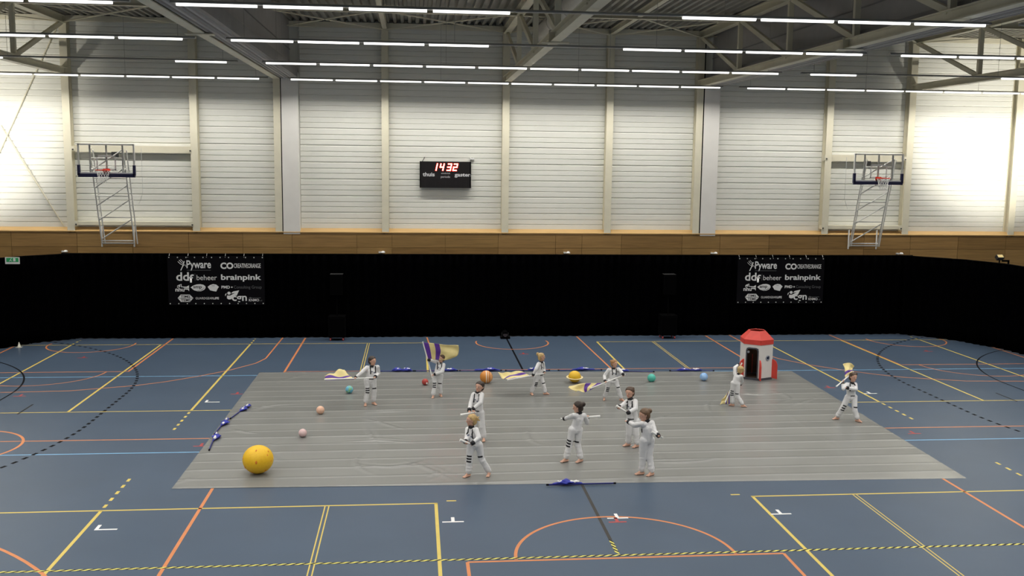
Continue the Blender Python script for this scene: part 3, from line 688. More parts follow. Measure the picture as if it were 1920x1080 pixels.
M_sun = noise_mat('sun_paint', [(.0, (.74, .40, .010)), (.5, (.84, .50, .012)), (1., (.88, .56, .03))], 14, bump=.5)
sun = planet('sun_ball', 'big yellow papier mache sun with orange spots on the mat corner', -6.42, -5.57, .305, M_sun, .93, .015)
for az, el_, s in ((-88, 5, .03), (-20, 40, .02), (-92, 55, .022), (-150, -25, .028), (-45, -40, .028), (-38, 28, .018), (-160, 10, .015), (-25, 0, .016), (-120, -52, .03)):
    d = V((math.cos(R(az)) * math.cos(R(el_)), math.sin(R(az)) * math.cos(R(el_)), math.sin(R(el_)))); c = V((-6.42, -5.57, .015 + .284)) + V((d.x * .305, d.y * .305, d.z * .284))
    dd, s_, u = frame(d); bm = bmesh.new(); ell(bm, c, (s * .7, s * 1.2, .006), (s_, u, dd), 12, 6); obj('orange_spot', bm, mat('sun_spot', (.72, .22, .02), .6), sun, True)
M_jup = mat('orange_stripes', (.62, .25, .04), .5, .08, 14)
_nt = M_jup.node_tree; _tc = _nt.nodes.new('ShaderNodeTexCoord'); _sp = _nt.nodes.new('ShaderNodeSeparateXYZ'); _mr = _nt.nodes.new('ShaderNodeMapRange'); _cr = _nt.nodes.new('ShaderNodeValToRGB')
_nt.links.new(_tc.outputs['Object'], _sp.inputs[0]); _nt.links.new(_sp.outputs[0], _mr.inputs[0]); _mr.inputs[1].default_value = -1.25 - .19; _mr.inputs[2].default_value = -1.25 + .19; _nt.links.new(_mr.outputs[0], _cr.inputs[0])
_st = [(0, (.60, .22, .03)), (.44, (.62, .24, .035)), (.46, (.80, .72, .62)), (.50, (.80, .72, .62)), (.52, (.56, .2, .03)), (.60, (.66, .30, .08)), (.64, (.75, .6, .42)), (.67, (.58, .2, .03)), (.80, (.58, .2, .03)), (.83, (.78, .6, .4)), (.87, (.66, .28, .06))]
while len(_cr.color_ramp.elements) < len(_st): _cr.color_ramp.elements.new(.5)
for _e, (_p, _c) in zip(_cr.color_ramp.elements, _st): _e.position = _p; _e.color = (*_c, 1)
_nt.links.new(_cr.outputs[0], _nt.nodes['Principled BSDF'].inputs['Base Color'])
planet('striped_planet', 'orange ball with white stripes at the back of the mat', -1.25, 2.35, .183, M_jup)
sat = planet('ringed_planet', 'yellow ringed planet ball at the back of the mat', 1.30, 2.32, .178, noise_mat('saturn_paint', [(0, (.70, .40, .01)), (1, (.82, .52, .03))], 10), .95, .015)
bm = bmesh.new(); n = 40; pr = [(.195, 0), (.24, -.004), (.24, .008), (.195, .012)]
rings = [[bm.verts.new((1.30 + r * math.cos(2 * PI * k / n), 2.32 + r * math.sin(2 * PI * k / n), .165 + z + .02 * math.sin(2 * PI * k / n))) for r, z in pr] for k in range(n)]
for k in range(n):
    for i in range(4): bm.faces.new((rings[k][i], rings[(k + 1) % n][i], rings[(k + 1) % n][(i + 1) % 4], rings[k][(i + 1) % 4]))
obj('ring', bm, mat('cream_ring', (.74, .62, .34), .6), sat)
for k in range(3):
    a = 2 * PI * k / 3 + .4; obj('ring_strut', T([(1.30 + .16 * math.cos(a), 2.32 + .16 * math.sin(a), .17), (1.30 + .2 * math.cos(a), 2.32 + .2 * math.sin(a), .17)], .005, 6), M_dark, sat)
planet('blue_planet', 'pale blue ball with dark streaks near the rocket', 5.13, 2.38, .116, noise_mat('neptune_paint', [(0, (.10, .22, .5)), (.45, (.20, .40, .75)), (.55, (.35, .55, .85)), (1, (.22, .42, .78))], 9, stretch=(2, 1, .6)))
planet('teal_planet', 'plain teal green ball at the back of the mat', 3.55, 2.29, .12, noise_mat('uranus_paint', [(0, (.06, .42, .34)), (1, (.10, .52, .42))], 6))
red = planet('red_planet', 'small dark red ball beside the girl waving the big flag', -2.99, 2.2, .092, noise_mat('mars_paint', [(0, (.28, .03, .03)), (.5, (.42, .05, .04)), (1, (.50, .12, .09))], 12))
bm = bmesh.new(); ell(bm, (-2.945, 2.125, .075), (.022, .018, .03), None, 10, 8); obj('white_cap', bm, M_white, red, True)
planet('earth_ball', 'small blue and green earth ball under the left flag', -5.05, 1.3, .104, noise_mat('earth_paint', [(0, (.10, .38, .55)), (.54, (.16, .48, .66)), (.57, (.20, .48, .16)), (.64, (.26, .52, .18)), (.66, (.25, .56, .68))], 9))
planet('peach_planet', 'small peach coloured ball on the left half of the mat', -5.62, -.9, .101, noise_mat('venus_paint', [(0, (.72, .36, .24)), (.5, (.80, .50, .36)), (1, (.82, .58, .45))], 22, bump=.4))
planet('pink_planet', 'small pale pink ball nearest the yellow sun', -5.82, -3.0, .094, noise_mat('mercury_paint', [(0, (.62, .40, .40)), (.5, (.70, .50, .50)), (1, (.76, .58, .58))], 18, bump=.4))

# ------------------------------------------------------------ rocket
RX, RY = 6.83, 2.80
t = thing('toy_rocket', 'white cardboard rocket with red top, red fins and open door', 'rocket', (RX, RY, 0))
M_rw = mat('rocket_white', (.70, .68, .66), .6, .03, 6); M_rr = mat('rocket_red', (.62, .055, .04), .55, .06, 6); M_rd = mat('rocket_dark_grey', (.055, .06, .075), .6, .1, 10); M_ri = mat('rocket_inside', (.055, .032, .018), .8, .2, 10)
RR, a0 = .49, R(-96)
def hexpt(r, z, k, off=0.): a = a0 + off + 2 * PI * k / 6; return V((RX + r * math.cos(a), RY + r * math.sin(a), z))
DOOR = 5      # wall facing the camera, left of the front edge
for k in range(6):
    p, q = hexpt(RR, 0, k), hexpt(RR, 0, k + 1); d = (q - p).normalized(); L = (q - p).length; nrm = V((d.y, -d.x, 0)); z0, z1 = .07, 1.06
    def W(s, z, o=0.): return p + d * s + V((0, 0, z)) + nrm * o
    def panel(polyg, m, o0, o1, name, par=t):
        bm = bmesh.new(); prism(bm, polyg, lambda a, b: W(a, b, o0), lambda a, b: W(a, b, o1)); return obj(name, bm, m, par)
    if k == DOOR:
        dx0, dx1, dz = .075, L - .06, .95
        panel([(0, z0), (dx0, z0), (dx0, z1), (0, z1)], M_rw, -.02, 0, 'wall_panel'); panel([(dx1, z0), (L, z0), (L, z1), (dx1, z1)], M_rw, -.02, 0, 'wall_panel'); panel([(dx0, dz), (dx1, dz), (dx1, z1), (dx0, z1)], M_rw, -.02, 0, 'wall_panel')
        out = [(dx0 - .012, z0), (dx0 - .012, dz - .06), (dx0 + .02, dz), (dx0 + .06, dz + .02), (dx1 - .06, dz + .02), (dx1 - .02, dz), (dx1 + .012, dz - .06), (dx1 + .012, z0)]
        inn = [(dx0 + .022, z0), (dx0 + .022, dz - .08), (dx0 + .04, dz - .04), (dx0 + .075, dz - .018), (dx1 - .075, dz - .018), (dx1 - .04, dz - .04), (dx1 - .022, dz - .08), (dx1 - .022, z0)]
        bm = bmesh.new(); A = [[bm.verts.new(W(a, b, o)) for a, b in s] for o in (-.01, .012) for s in (out, inn)]
        for i in range(7):
            bm.faces.new((A[2][i], A[2][i + 1], A[3][i + 1], A[3][i])); bm.faces.new((A[0][i], A[1][i], A[1][i + 1], A[0][i + 1])); bm.faces.new((A[0][i], A[0][i + 1], A[2][i + 1], A[2][i])); bm.faces.new((A[1][i], A[3][i], A[3][i + 1], A[1][i + 1]))
        obj('door_frame', bm, M_rd, t)
        bm = bmesh.new(); c = W(dx0 + .055, dz - .12, -.02); tube(bm, [c, c + nrm * .012], .035, 14); obj('door_lamp', bm, mat('lamp_grey', (.25, .27, .3), .4), t)
    else:
        panel([(0, z0), (L, z0), (L, z1), (0, z1)], M_rw, -.02, 0, 'wall_panel')
    panel([(0, 0), (L, 0), (L, z0), (0, z0)], M_rd, -.02, .004, 'base_panel')
    panel([(0, z1), (L, z1), (L, z1 + .14), (0, z1 + .14)], M_rr, -.02, .012, 'rim_panel')
    bm = bmesh.new(); vs = [bm.verts.new(v) for v in (hexpt(RR + .013, z1 + .14, k), hexpt(RR + .013, z1 + .14, k + 1), hexpt(RR * .52, z1 + .375, k + 1), hexpt(RR * .52, z1 + .375, k))]; bm.faces.new(vs)
    o = obj('roof_panel', bm, M_rr, t); s_ = o.modifiers.new('t', 'SOLIDIFY'); s_.thickness = .015
    bm = bmesh.new(); vs = [bm.verts.new(v) for v in (hexpt(RR - .03, .07, k), hexpt(RR - .03, .07, k + 1), hexpt(RR - .03, 1.05, k + 1), hexpt(RR - .03, 1.05, k))]
    if k != DOOR: bm.faces.new(vs[::-1]); obj('inner_panel', bm, M_ri, t)
    else: bm.free()
bm = bmesh.new(); bm.faces.new([bm.verts.new(hexpt(RR - .03, .02, k)) for k in range(6)]); obj('inner_floor', bm, M_ri, t)
p, q = hexpt(RR, 0, 0), hexpt(RR, 0, 1); d = (q - p).normalized(); nrm = V((d.y, -d.x, 0)); c = p + d * (.60 * (q - p).length) + V((0, 0, .66))
bm = bmesh.new(); n = 20; s_, u_ = d, V((0, 0, 1))
obj('porthole_ring', T([c + (s_ * math.cos(a) + u_ * math.sin(a)) * .062 + nrm * .006 for a in [2 * PI * k / n for k in range(n)]], .02, 8, closed=True), mat('porthole_grey', (.28, .30, .36), .4), t, True)
bm.free(); bm = bmesh.new(); tube(bm, [c, c + nrm * .006], .055, n); obj('porthole_glass', bm, mat('porthole_dark', (.008, .012, .04), .15), t)
def fin(ang):
    r_ = V((math.cos(ang), math.sin(ang), 0)); s_ = V((-r_.y, r_.x, 0)); base = V((RX, RY, 0)) + r_ * (RR * .93)
    pl = [(0, .05), (.19, .03), (.19, .44), (.15, .55), (.08, .60), (0, .62)]
    bm = bmesh.new(); prism(bm, pl, lambda a, b: base + r_ * a + s_ * .015 + V((0, 0, b)), lambda a, b: base + r_ * a - s_ * .015 + V((0, 0, b))); obj('fin', bm, M_rr, t)
for a in (a0, a0 + PI / 3, a0 - PI / 3, a0 + PI): fin(a)

# ------------------------------------------------------------ rolled blue flags on the mat edge
PEOPLE = {"c1":{"head":[-4.365,-0.029,1.163],
 "neck":[-4.374,-0.029,1.037],
 "sh":[[-4.506,-0.029,0.996],[-4.235,-0.029,1.01]],
 "el":[[-4.631,-0.156,0.898],[-4.179,0.131,0.849]],
 "wr":[[-4.786,-0.156,0.773],[-4.244,-0.023,0.789]],
 "hip":[[-4.508,-0.029,0.65],[-4.344,-0.029,0.648]],
 "kn":[[-4.496,-0.081,0.391],[-4.324,-0.035,0.412]],
 "an":[[-4.551,-0.076,0.085],[-4.349,0.017,0.085]],
 "toe":[[-4.543,-0.236,0.02],[-4.253,-0.111,0.02]],
 "H":1.289,"face":50,"body":18},"c2":{"head":[-2.573,0.748,1.062],
 "neck":[-2.587,0.748,0.939],
 "sh":[[-2.697,0.788,0.958],[-2.511,0.708,0.895]],
 "el":[[-2.803,0.628,1.027],[-2.513,0.607,0.742]],
 "wr":[[-2.912,0.49,1.078],[-2.757,0.607,0.665]],
 "hip":[[-2.749,0.748,0.591],[-2.594,0.748,0.589]],
 "kn":[[-2.755,0.675,0.335],[-2.611,0.763,0.34]],
 "an":[[-2.789,0.66,0.085],[-2.594,0.836,0.085]],
 "toe":[[-2.82,0.503,0.02],[-2.553,0.681,0.02]],
 "H":1.175,"face":-55,"body":-15},"c3":{"head":[0.144,0.874,1.048],
 "neck":[0.137,0.874,0.924],
 "sh":[[0.047,0.769,0.891],[0.201,0.98,0.861]],
 "el":[[-0.036,0.659,0.758],[0.247,1.08,0.665]],
 "wr":[[-0.102,0.526,0.68],[0.228,0.928,0.607]],
 "hip":[[0.009,0.835,0.509],[0.131,0.914,0.491]],
 "kn":[[-0.027,0.842,0.297],[0.195,0.872,0.303]],
 "an":[[-0.123,0.883,0.085],[0.25,0.865,0.085]],
 "toe":[[-0.086,0.728,0.02],[0.41,0.864,0.02]],
 "H":1.183,"face":75,"body":55},"c4":{"head":[1.996,0.132,1.004],
 "neck":[1.982,0.132,0.89],
 "sh":[[1.849,0.132,0.845],[2.109,0.132,0.863]],
 "el":[[1.74,0.132,0.685],[2.159,-0.019,0.814]],
 "wr":[[1.711,0.035,0.573],[2.173,-0.17,0.8]],
 "hip":[[1.857,0.132,0.523],[2.051,0.132,0.528]],
 "kn":[[1.82,0.136,0.295],[2.102,0.07,0.354]],
 "an":[[1.76,0.198,0.085],[2.185,0.066,0.085]],
 "toe":[[1.724,0.042,0.02],[2.306,-0.039,0.02]],
 "H":1.104,"face":38,"body":12},"c5":{"head":[5.157,-0.721,0.988],
 "neck":[5.117,-0.721,0.887],
 "sh":[[5.034,-0.65,0.872],[5.163,-0.791,0.839]],
 "el":[[5.06,-0.562,1.019],[5.241,-0.656,0.682]],
 "wr":[[5.179,-0.451,1.085],[5.249,-0.522,0.564]],
 "hip":[[4.988,-0.701,0.631],[5.094,-0.741,0.631]],
 "kn":[[4.986,-0.661,0.346],[5.097,-0.734,0.306]],
 "an":[[5.005,-0.667,0.085],[5.233,-0.774,0.085]],
 "toe":[[4.871,-0.581,0.02],[5.392,-0.789,0.02]],
 "H":1.091,"face":150,"body":140},"c6":{"head":[7.516,-2.233,1.105],
 "neck":[7.485,-2.233,0.975],
 "sh":[[7.36,-2.245,0.935],[7.585,-2.221,0.927]],
 "el":[[7.2,-2.399,0.859],[7.532,-2.381,0.834]],
 "wr":[[7.236,-2.241,0.909],[7.29,-2.381,0.88]],
 "hip":[[7.408,-2.233,0.599],[7.569,-2.233,0.597]],
 "kn":[[7.288,-2.199,0.302],[7.554,-2.327,0.323]],
 "an":[[7.22,-2.105,0.085],[7.62,-2.361,0.085]],
 "toe":[[7.063,-2.134,0.02],[7.733,-2.474,0.02]],
 "H":1.227,"face":18,"body":5},"c7":{"head":[-1.825,-3.412,1.235],
 "neck":[-1.859,-3.412,1.125],
 "sh":[[-1.947,-3.323,1.04],[-1.778,-3.501,1.081]],
 "el":[[-2.014,-3.434,0.876],[-1.802,-3.637,0.931]],
 "wr":[[-2.078,-3.585,0.795],[-1.987,-3.637,0.814]],
 "hip":[[-1.915,-3.378,0.619],[-1.787,-3.446,0.635]],
 "kn":[[-1.913,-3.381,0.39],[-1.765,-3.498,0.371]],
 "an":[[-1.936,-3.329,0.085],[-1.722,-3.495,0.085]],
 "toe":[[-2.02,-3.465,0.02],[-1.738,-3.654,0.02]],
 "H":1.336,"face":-35,"body":-25},"c8":{"head":[-2.155,-6.031,1.16],
 "neck":[-2.154,-6.031,1.039],
 "sh":[[-2.217,-5.926,0.951],[-2.063,-6.136,0.996]],
 "el":[[-2.236,-6.066,0.82],[-2.017,-6.266,0.863]],
 "wr":[[-2.281,-6.226,0.782],[-2.133,-6.399,0.812]],
 "hip":[[-2.158,-6.031,0.638],[-2.0,-6.031,0.642]],
 "kn":[[-2.188,-6.068,0.371],[-1.948,-6.04,0.375]],
 "an":[[-2.21,-6.058,0.085],[-1.791,-6.004,0.085]],
 "toe":[[-2.335,-6.159,0.02],[-1.836,-6.157,0.02]],
 "H":1.288,"face":-75,"body":-40},"c9":{"head":[0.126,-5.235,1.197],
 "neck":[0.158,-5.235,1.09],
 "sh":[[0.034,-5.315,1.047],[0.281,-5.155,1.002]],
 "el":[[-0.018,-5.155,0.972],[0.37,-5.014,0.8]],
 "wr":[[-0.114,-5.003,0.897],[0.393,-4.854,0.846]],
 "hip":[[0.015,-5.263,0.721],[0.165,-5.206,0.707]],
 "kn":[[-0.033,-5.229,0.407],[0.144,-5.21,0.399]],
 "an":[[-0.097,-5.226,0.085],[0.211,-5.244,0.085]],
 "toe":[[-0.243,-5.289,0.02],[0.079,-5.334,0.02]],
 "H":1.308,"face":-100,"body":-120},"c10":{"head":[1.465,-4.17,1.241],
 "neck":[1.481,-4.17,1.124],
 "sh":[[1.427,-4.068,1.014],[1.572,-4.273,1.074]],
 "el":[[1.309,-4.228,0.981],[1.546,-4.43,0.944]],
 "wr":[[1.177,-4.388,0.98],[1.364,-4.505,0.875]],
 "hip":[[1.47,-4.17,0.59],[1.629,-4.17,0.587]],
 "kn":[[1.477,-4.17,0.332],[1.625,-4.22,0.333]],
 "an":[[1.477,-4.121,0.085],[1.654,-4.22,0.085]],
 "toe":[[1.33,-4.183,0.02],[1.522,-4.311,0.02]],
 "H":1.348,"face":-40,"body":-35},"c11":{"head":[1.326,-6.179,1.261],
 "neck":[1.374,-6.179,1.152],
 "sh":[[1.256,-6.274,1.107],[1.515,-6.084,1.072]],
 "el":[[1.141,-6.114,1.036],[1.524,-6.243,0.949]],
 "wr":[[1.064,-5.956,1.063],[1.567,-6.403,0.9]],
 "hip":[[1.319,-6.215,0.74],[1.478,-6.143,0.727]],
 "kn":[[1.319,-6.174,0.415],[1.455,-6.174,0.413]],
 "an":[[1.316,-6.143,0.085],[1.507,-6.216,0.085]],
 "toe":[[1.158,-6.167,0.02],[1.374,-6.304,0.02]],
 "H":1.372,"face":-80,"body":-100}}
RODS = {"p1":[[-4.293,-0.299,0.782],[-5.564,-0.229,0.737]],
 "p2":[[-3.067,0.528,1.55],[-2.821,0.548,0.601]],
 "p3":[[0.231,0.774,0.627],[-0.792,0.674,0.473]],
 "p4":[[2.246,-0.088,0.756],[1.326,-0.168,0.418]],
 "p5":[[5.263,-0.501,1.124],[4.804,-0.671,0.126]],
 "p6":[[6.999,-2.453,0.935],[7.585,-2.073,1.199]],
 "r7":[[-2.258,-3.732,0.677],[-1.923,-3.712,0.729]],
 "r8":[[-2.388,-6.331,0.85],[-2.09,-6.281,0.711]],
 "r9":[[0.642,-5.035,0.946],[-0.186,-4.985,0.891]],
 "r10":[[1.117,-4.45,1.022],[1.427,-4.47,0.831]],
 "r11":[[1.434,-6.399,0.972],[1.655,-6.399,0.853]]}
SILK = {"p1":[[-4.821,-0.269,0.739],[-5.55,-0.229,0.716],[-5.603,0.221,0.757],[-5.113,0.271,0.869]],
 "p2":[[-3.052,0.528,1.541],[-2.918,0.538,1.065],[-2.309,0.798,1.022],[-2.137,0.848,1.389]],
 "p3":[[-0.135,0.744,0.561],[-0.777,0.674,0.466],[-1.018,1.074,0.512],[-0.542,1.174,0.649]],
 "p4":[[1.613,-0.138,0.552],[1.327,-0.168,0.375],[0.977,-0.068,0.27],[0.793,0.232,0.433]],
 "p5":[[4.922,-0.621,0.427],[4.923,-0.661,0.08],[4.685,-0.601,0.053],[4.829,-0.571,0.288]],
 "p6":[[7.321,-2.253,1.039],[7.527,-2.113,1.181],[7.655,-1.933,1.332],[7.374,-1.933,1.402]]}
BLUE = {"b0":[[-4.421,4.01],[-3.309,3.999]],
 "b1":[[-3.277,3.998],[-1.997,3.981]],
 "b2":[[-1.932,3.978],[-0.675,3.962]],
 "b3":[[-0.546,3.957],[0.787,3.938]],
 "b4":[[1.063,3.926],[2.391,3.907]],
 "b5":[[2.688,3.74],[3.935,3.572]],
 "b6":[[4.464,3.702],[5.815,3.644]],
 "b7":[[-7.522,0.007],[-7.764,-1.45]],
 "b8":[[-7.821,-1.347],[-7.848,-2.754]],
 "b9":[[-7.826,-2.622],[-7.692,-4.174]],
 "b10":[[-0.7,-6.721],[0.649,-6.708]]}
BLAB = ['rolled blue flag lying on the back mat edge, leftmost of the seven', 'rolled blue flag on the back mat edge behind the girl with the waving flag', 'rolled blue flag on the back mat edge behind the orange striped ball', 'rolled blue flag on the back mat edge by the walking blonde girl', 'rolled blue flag on the back mat edge behind the ringed planet', 'rolled blue flag on the back mat edge behind the teal ball', 'rolled blue flag on the back mat edge, nearest the rocket',
        'rolled blue flag on the left mat edge, farthest from the yellow sun', 'rolled blue flag on the left mat edge, middle one of three', 'rolled blue flag on the left mat edge, nearest the yellow sun', 'rolled blue flag lying on the front mat edge by the centre line']
SPAN = [(.40, .95), (.55, 1.), (.35, .98), (.5, .85), (.3, .85), (.0, .4), (.15, .75), (0., .5), (0., .5), (0., .5), (.07, .52)]
for i in range(11):
    (ax, ay), (bx, by) = BLUE['b%d' % i]; a, b = V((ax, ay, .034)), V((bx, by, .034)); d = (b - a).normalized(); s = V((-d.y, d.x, 0)); L = (b - a).length
    if i >= 7 and i < 10: b = a + d * 1.33; L = 1.33
    if s.y < 0: s = -s
    side = 1 if i < 7 or i == 10 else (1 if s.x > 0 else -1)
    t = thing('rolled_flag', BLAB[i], 'flag', (*((a + b) / 2).xy, 0), 'rolled blue flags')
    obj('pole', T([a, b], .014 if i < 7 else .016, 10), M_bluepole, t)
    obj('end_cap', T([a - d * .02, a + d * .03], .018, 10), M_blk, t); obj('end_cap', T([b - d * .03, b + d * .02], .018, 10), M_blk, t)
    s0, s1 = SPAN[i]; rn = random.Random(i + 40); bm = bmesh.new(); nn = 26; mm = 16
    wide = .13 if i != 0 else .2
    ringv = []
    for k in range(nn + 1):
        f = k / nn; ww = (math.sin(PI * min(1, max(0, f))) ** .55) * (wide * .55) * (.8 + .35 * math.sin(f * 9 + i)) + .006; c = a + d * L * (s0 + (s1 - s0) * f) + s * side * ww * .7
        rg = []
        for j in range(mm):
            t_ = 2 * PI * j / mm; rr_ = 1 + .28 * math.sin(3 * t_ + f * 14 + i) + .18 * math.sin(5 * t_ - f * 21)
            rg.append(bm.verts.new(c + s * math.cos(t_) * ww * rr_ + V((0, 0, max(-.005, .012 + ww * .55 * (math.sin(t_) * rr_ * .75 + .55))))))
        ringv.append(rg)
    for r0, r1 in zip(ringv, ringv[1:]):
        for j in range(mm): bm.faces.new((r0[j], r0[(j + 1) % mm], r1[(j + 1) % mm], r1[j]))
    bm.faces.new(ringv[0][::-1]); bm.faces.new(ringv[-1])
    silk_ = obj('cloth_roll', bm, M_blueflag, t, True)
    for f, sz in ((.28, .07), (.75, .11)) if i in (0, 3, 6, 10, 8, 9, 7) else ((.6, .1),):
        c = a + d * L * (s0 + (s1 - s0) * f) + s * side * wide * .25; bm = bmesh.new(); gx = []
        for u in range(7):
            row = []
            for v in range(4):
                pp = c + d * (u / 6 - .5) * sz * 1.7 + s * side * (v / 3 - .5) * sz * .8 * (1 - abs(u / 6 - .5)); row.append(bm.verts.new(pp + V((0, 0, .075 if i != 0 else .09)) + V((0, 0, -.035 * abs(v / 3 - .5) * 2 + .008 * math.sin(u * 2.))))) 
            gx.append(row)
        for u in range(6):
            for v in range(3): bm.faces.new((gx[u][v], gx[u + 1][v], gx[u + 1][v + 1], gx[u][v + 1]))
        o = obj('white_print', bm, M_wht, t, True); o.modifiers.new('t', 'SOLIDIFY').thickness = .03

# ------------------------------------------------------------ performers
def V3(l): return V(l)
HOLD = {'c1': ('p1', 'p1'), 'c2': ('p2', 'p2'), 'c3': ('p3', 'p3'), 'c4': ('p4', 'p4'), 'c5': ('p5', None), 'c6': ('p6', None), 'c7': ('r7', 'r7'), 'c8': ('r8', 'r8'), 'c9': ('r9', 'r9'), 'c10': ('r10', 'r10'), 'c11': (None, 'r11')}
HAIR = {'dark': (.030, .018, .012), 'brown': (.075, .040, .022), 'blond': (.50, .34, .14), 'ginger': (.36, .18, .07), 'lightbrown': (.13, .075, .04)}
HC = {'c1': 'dark', 'c2': 'brown', 'c3': 'blond', 'c4': 'ginger', 'c5': 'blond', 'c6': 'brown', 'c7': 'dark', 'c8': 'blond', 'c9': 'dark', 'c10': 'brown', 'c11': 'lightbrown'}
PL = {'c1': 'child in white jumpsuit at back left, sweeping a flag low to the left', 'c2': 'child in white jumpsuit raising the big yellow and purple flag', 'c3': 'blonde child in white jumpsuit walking right before the centre of the back edge',
      'c4': 'ginger haired child in white jumpsuit, legs apart, right of the ringed planet', 'c5': 'blonde child in white jumpsuit turned away beside the rocket', 'c6': 'child in white jumpsuit at far right with a flag behind the head',
      'c7': 'dark haired child in white jumpsuit standing just behind the front blonde child', 'c8': 'blonde child in white jumpsuit striding at front left of centre', 'c9': 'child with black bun, back turned, holding a white prop level',
      'c10': 'brown haired child looking at the camera, behind the frontmost right child', 'c11': 'child in white jumpsuit, back turned, frontmost at right of centre'}
ROD_R = {k: (.016 if k[0] == 'p' else .024) for k in RODS}
def lerp(a, b, f): return V(a).lerp(V(b), f)
def hand(bm, w, fd, side, k, grip=None):
    if grip:
        a, b, rp = grip; d = (b - a).normalized(); f = max(0., min((b - a).length, (w - a).dot(d))); g = a + d * f
        v = g - w; v -= d * v.dot(d)
        if v.length < 1e-4: v = fd.copy()
        v.normalize(); s = d.cross(v)
        pe = g - v * (rp + .010)
        cap(bm, w, pe, .018 * k, .022 * k, 10, 3)
        for i in range(4):
            off = d * (i - 1.5) * .0155 * k; prev = pe + off
            cap(bm, lerp(w, pe, .5) + off * .6, prev, .010 * k, .010 * k, 8, 3)
            for th in (45, 105, 165):
                nx = g + off + (-v * math.cos(R(th)) + s * math.sin(R(th))) * (rp + .007 * k); cap(bm, prev, nx, .0078 * k, .0072 * k, 8, 3); prev = nx
        prev = lerp(w, pe, .45) + d * .018 * k
        for th in (-50, -110): nx = g + d * .02 * k + (-v * math.cos(R(th)) + s * math.sin(R(th))) * (rp + .009 * k); cap(bm, prev, nx, .0095 * k, .0085 * k, 8, 3); prev = nx
        return
    fd = fd.normalized(); sd = fd.cross(V((0, 0, 1)));
    if sd.length < .2: sd = V((1, 0, 0))
    sd.normalize(); nm = sd.cross(fd)
    pe = w + fd * .062 * k
    for o in (-.017, 0, .017): cap(bm, w + sd * o * .6 * k, pe + sd * o * k, .014 * k, .013 * k, 8, 3)
    for i, ln in enumerate((.042, .050, .046, .036)):
        o = sd * (i - 1.5) * .0155 * k; p0 = pe + o; p1 = p0 + fd * ln * .55 * k - nm * .006 * k; p2 = p1 + (fd * .8 - nm * .6).normalized() * ln * .5 * k
        cap(bm, p0, p1, .0082 * k, .0076 * k, 8, 3); cap(bm, p1, p2, .0076 * k, .0066 * k, 8, 3)
    p0 = w + fd * .02 * k - sd * .02 * k; p1 = p0 + (fd * .7 - sd * .7) * .03 * k; cap(bm, p0, p1, .0105 * k, .009 * k, 8, 3); cap(bm, p1, p1 + fd * .025 * k, .009 * k, .0075 * k, 8, 3)
def decal(bvh, rows, fwd, off=.004, th=.006, name='strap', m=None, parent=None, near=None):
    bm = bmesh.new(); F = []
    for row in rows:
        fr = []
        for p in row:
            h = bvh.ray_cast(p + fwd * .6, -fwd, 1.2)
            q = h[0] if h[0] is not None else p
            if h[0] is None or (near and (h[0] - near[0] - near[1] * (h[0] - near[0]).dot(near[1])).length > near[2]): fr = None; break
            fr.append((q, h[1]))
        if fr: F.append(fr)
    if len(F) < 2: bm.free(); return None
    top = [[bm.verts.new(q + n * off) for q, n in r] for r in F]; bot = [[bm.verts.new(q - n * th) for q, n in r] for r in F]
    for a, b in zip(range(len(F) - 1), range(1, len(F))):
        for j in range(len(F[0]) - 1):
            bm.faces.new((top[a][j], top[a][j + 1], top[b][j + 1], top[b][j])); bm.faces.new((bot[a][j], bot[b][j], bot[b][j + 1], bot[a][j + 1]))
        bm.faces.new((top[a][0], top[b][0], bot[b][0], bot[a][0])); bm.faces.new((top[a][-1], bot[a][-1], bot[b][-1], top[b][-1]))
    for r in (0, -1):
        for j in range(len(F[0]) - 1): bm.faces.new((top[r][j], bot[r][j], bot[r][j + 1], top[r][j + 1]))
    bmesh.ops.recalc_face_normals(bm, faces=bm.faces[:])
    return obj(name, bm, m, parent)
def heading(deg): return V((math.sin(R(deg)), -math.cos(R(deg)), 0))
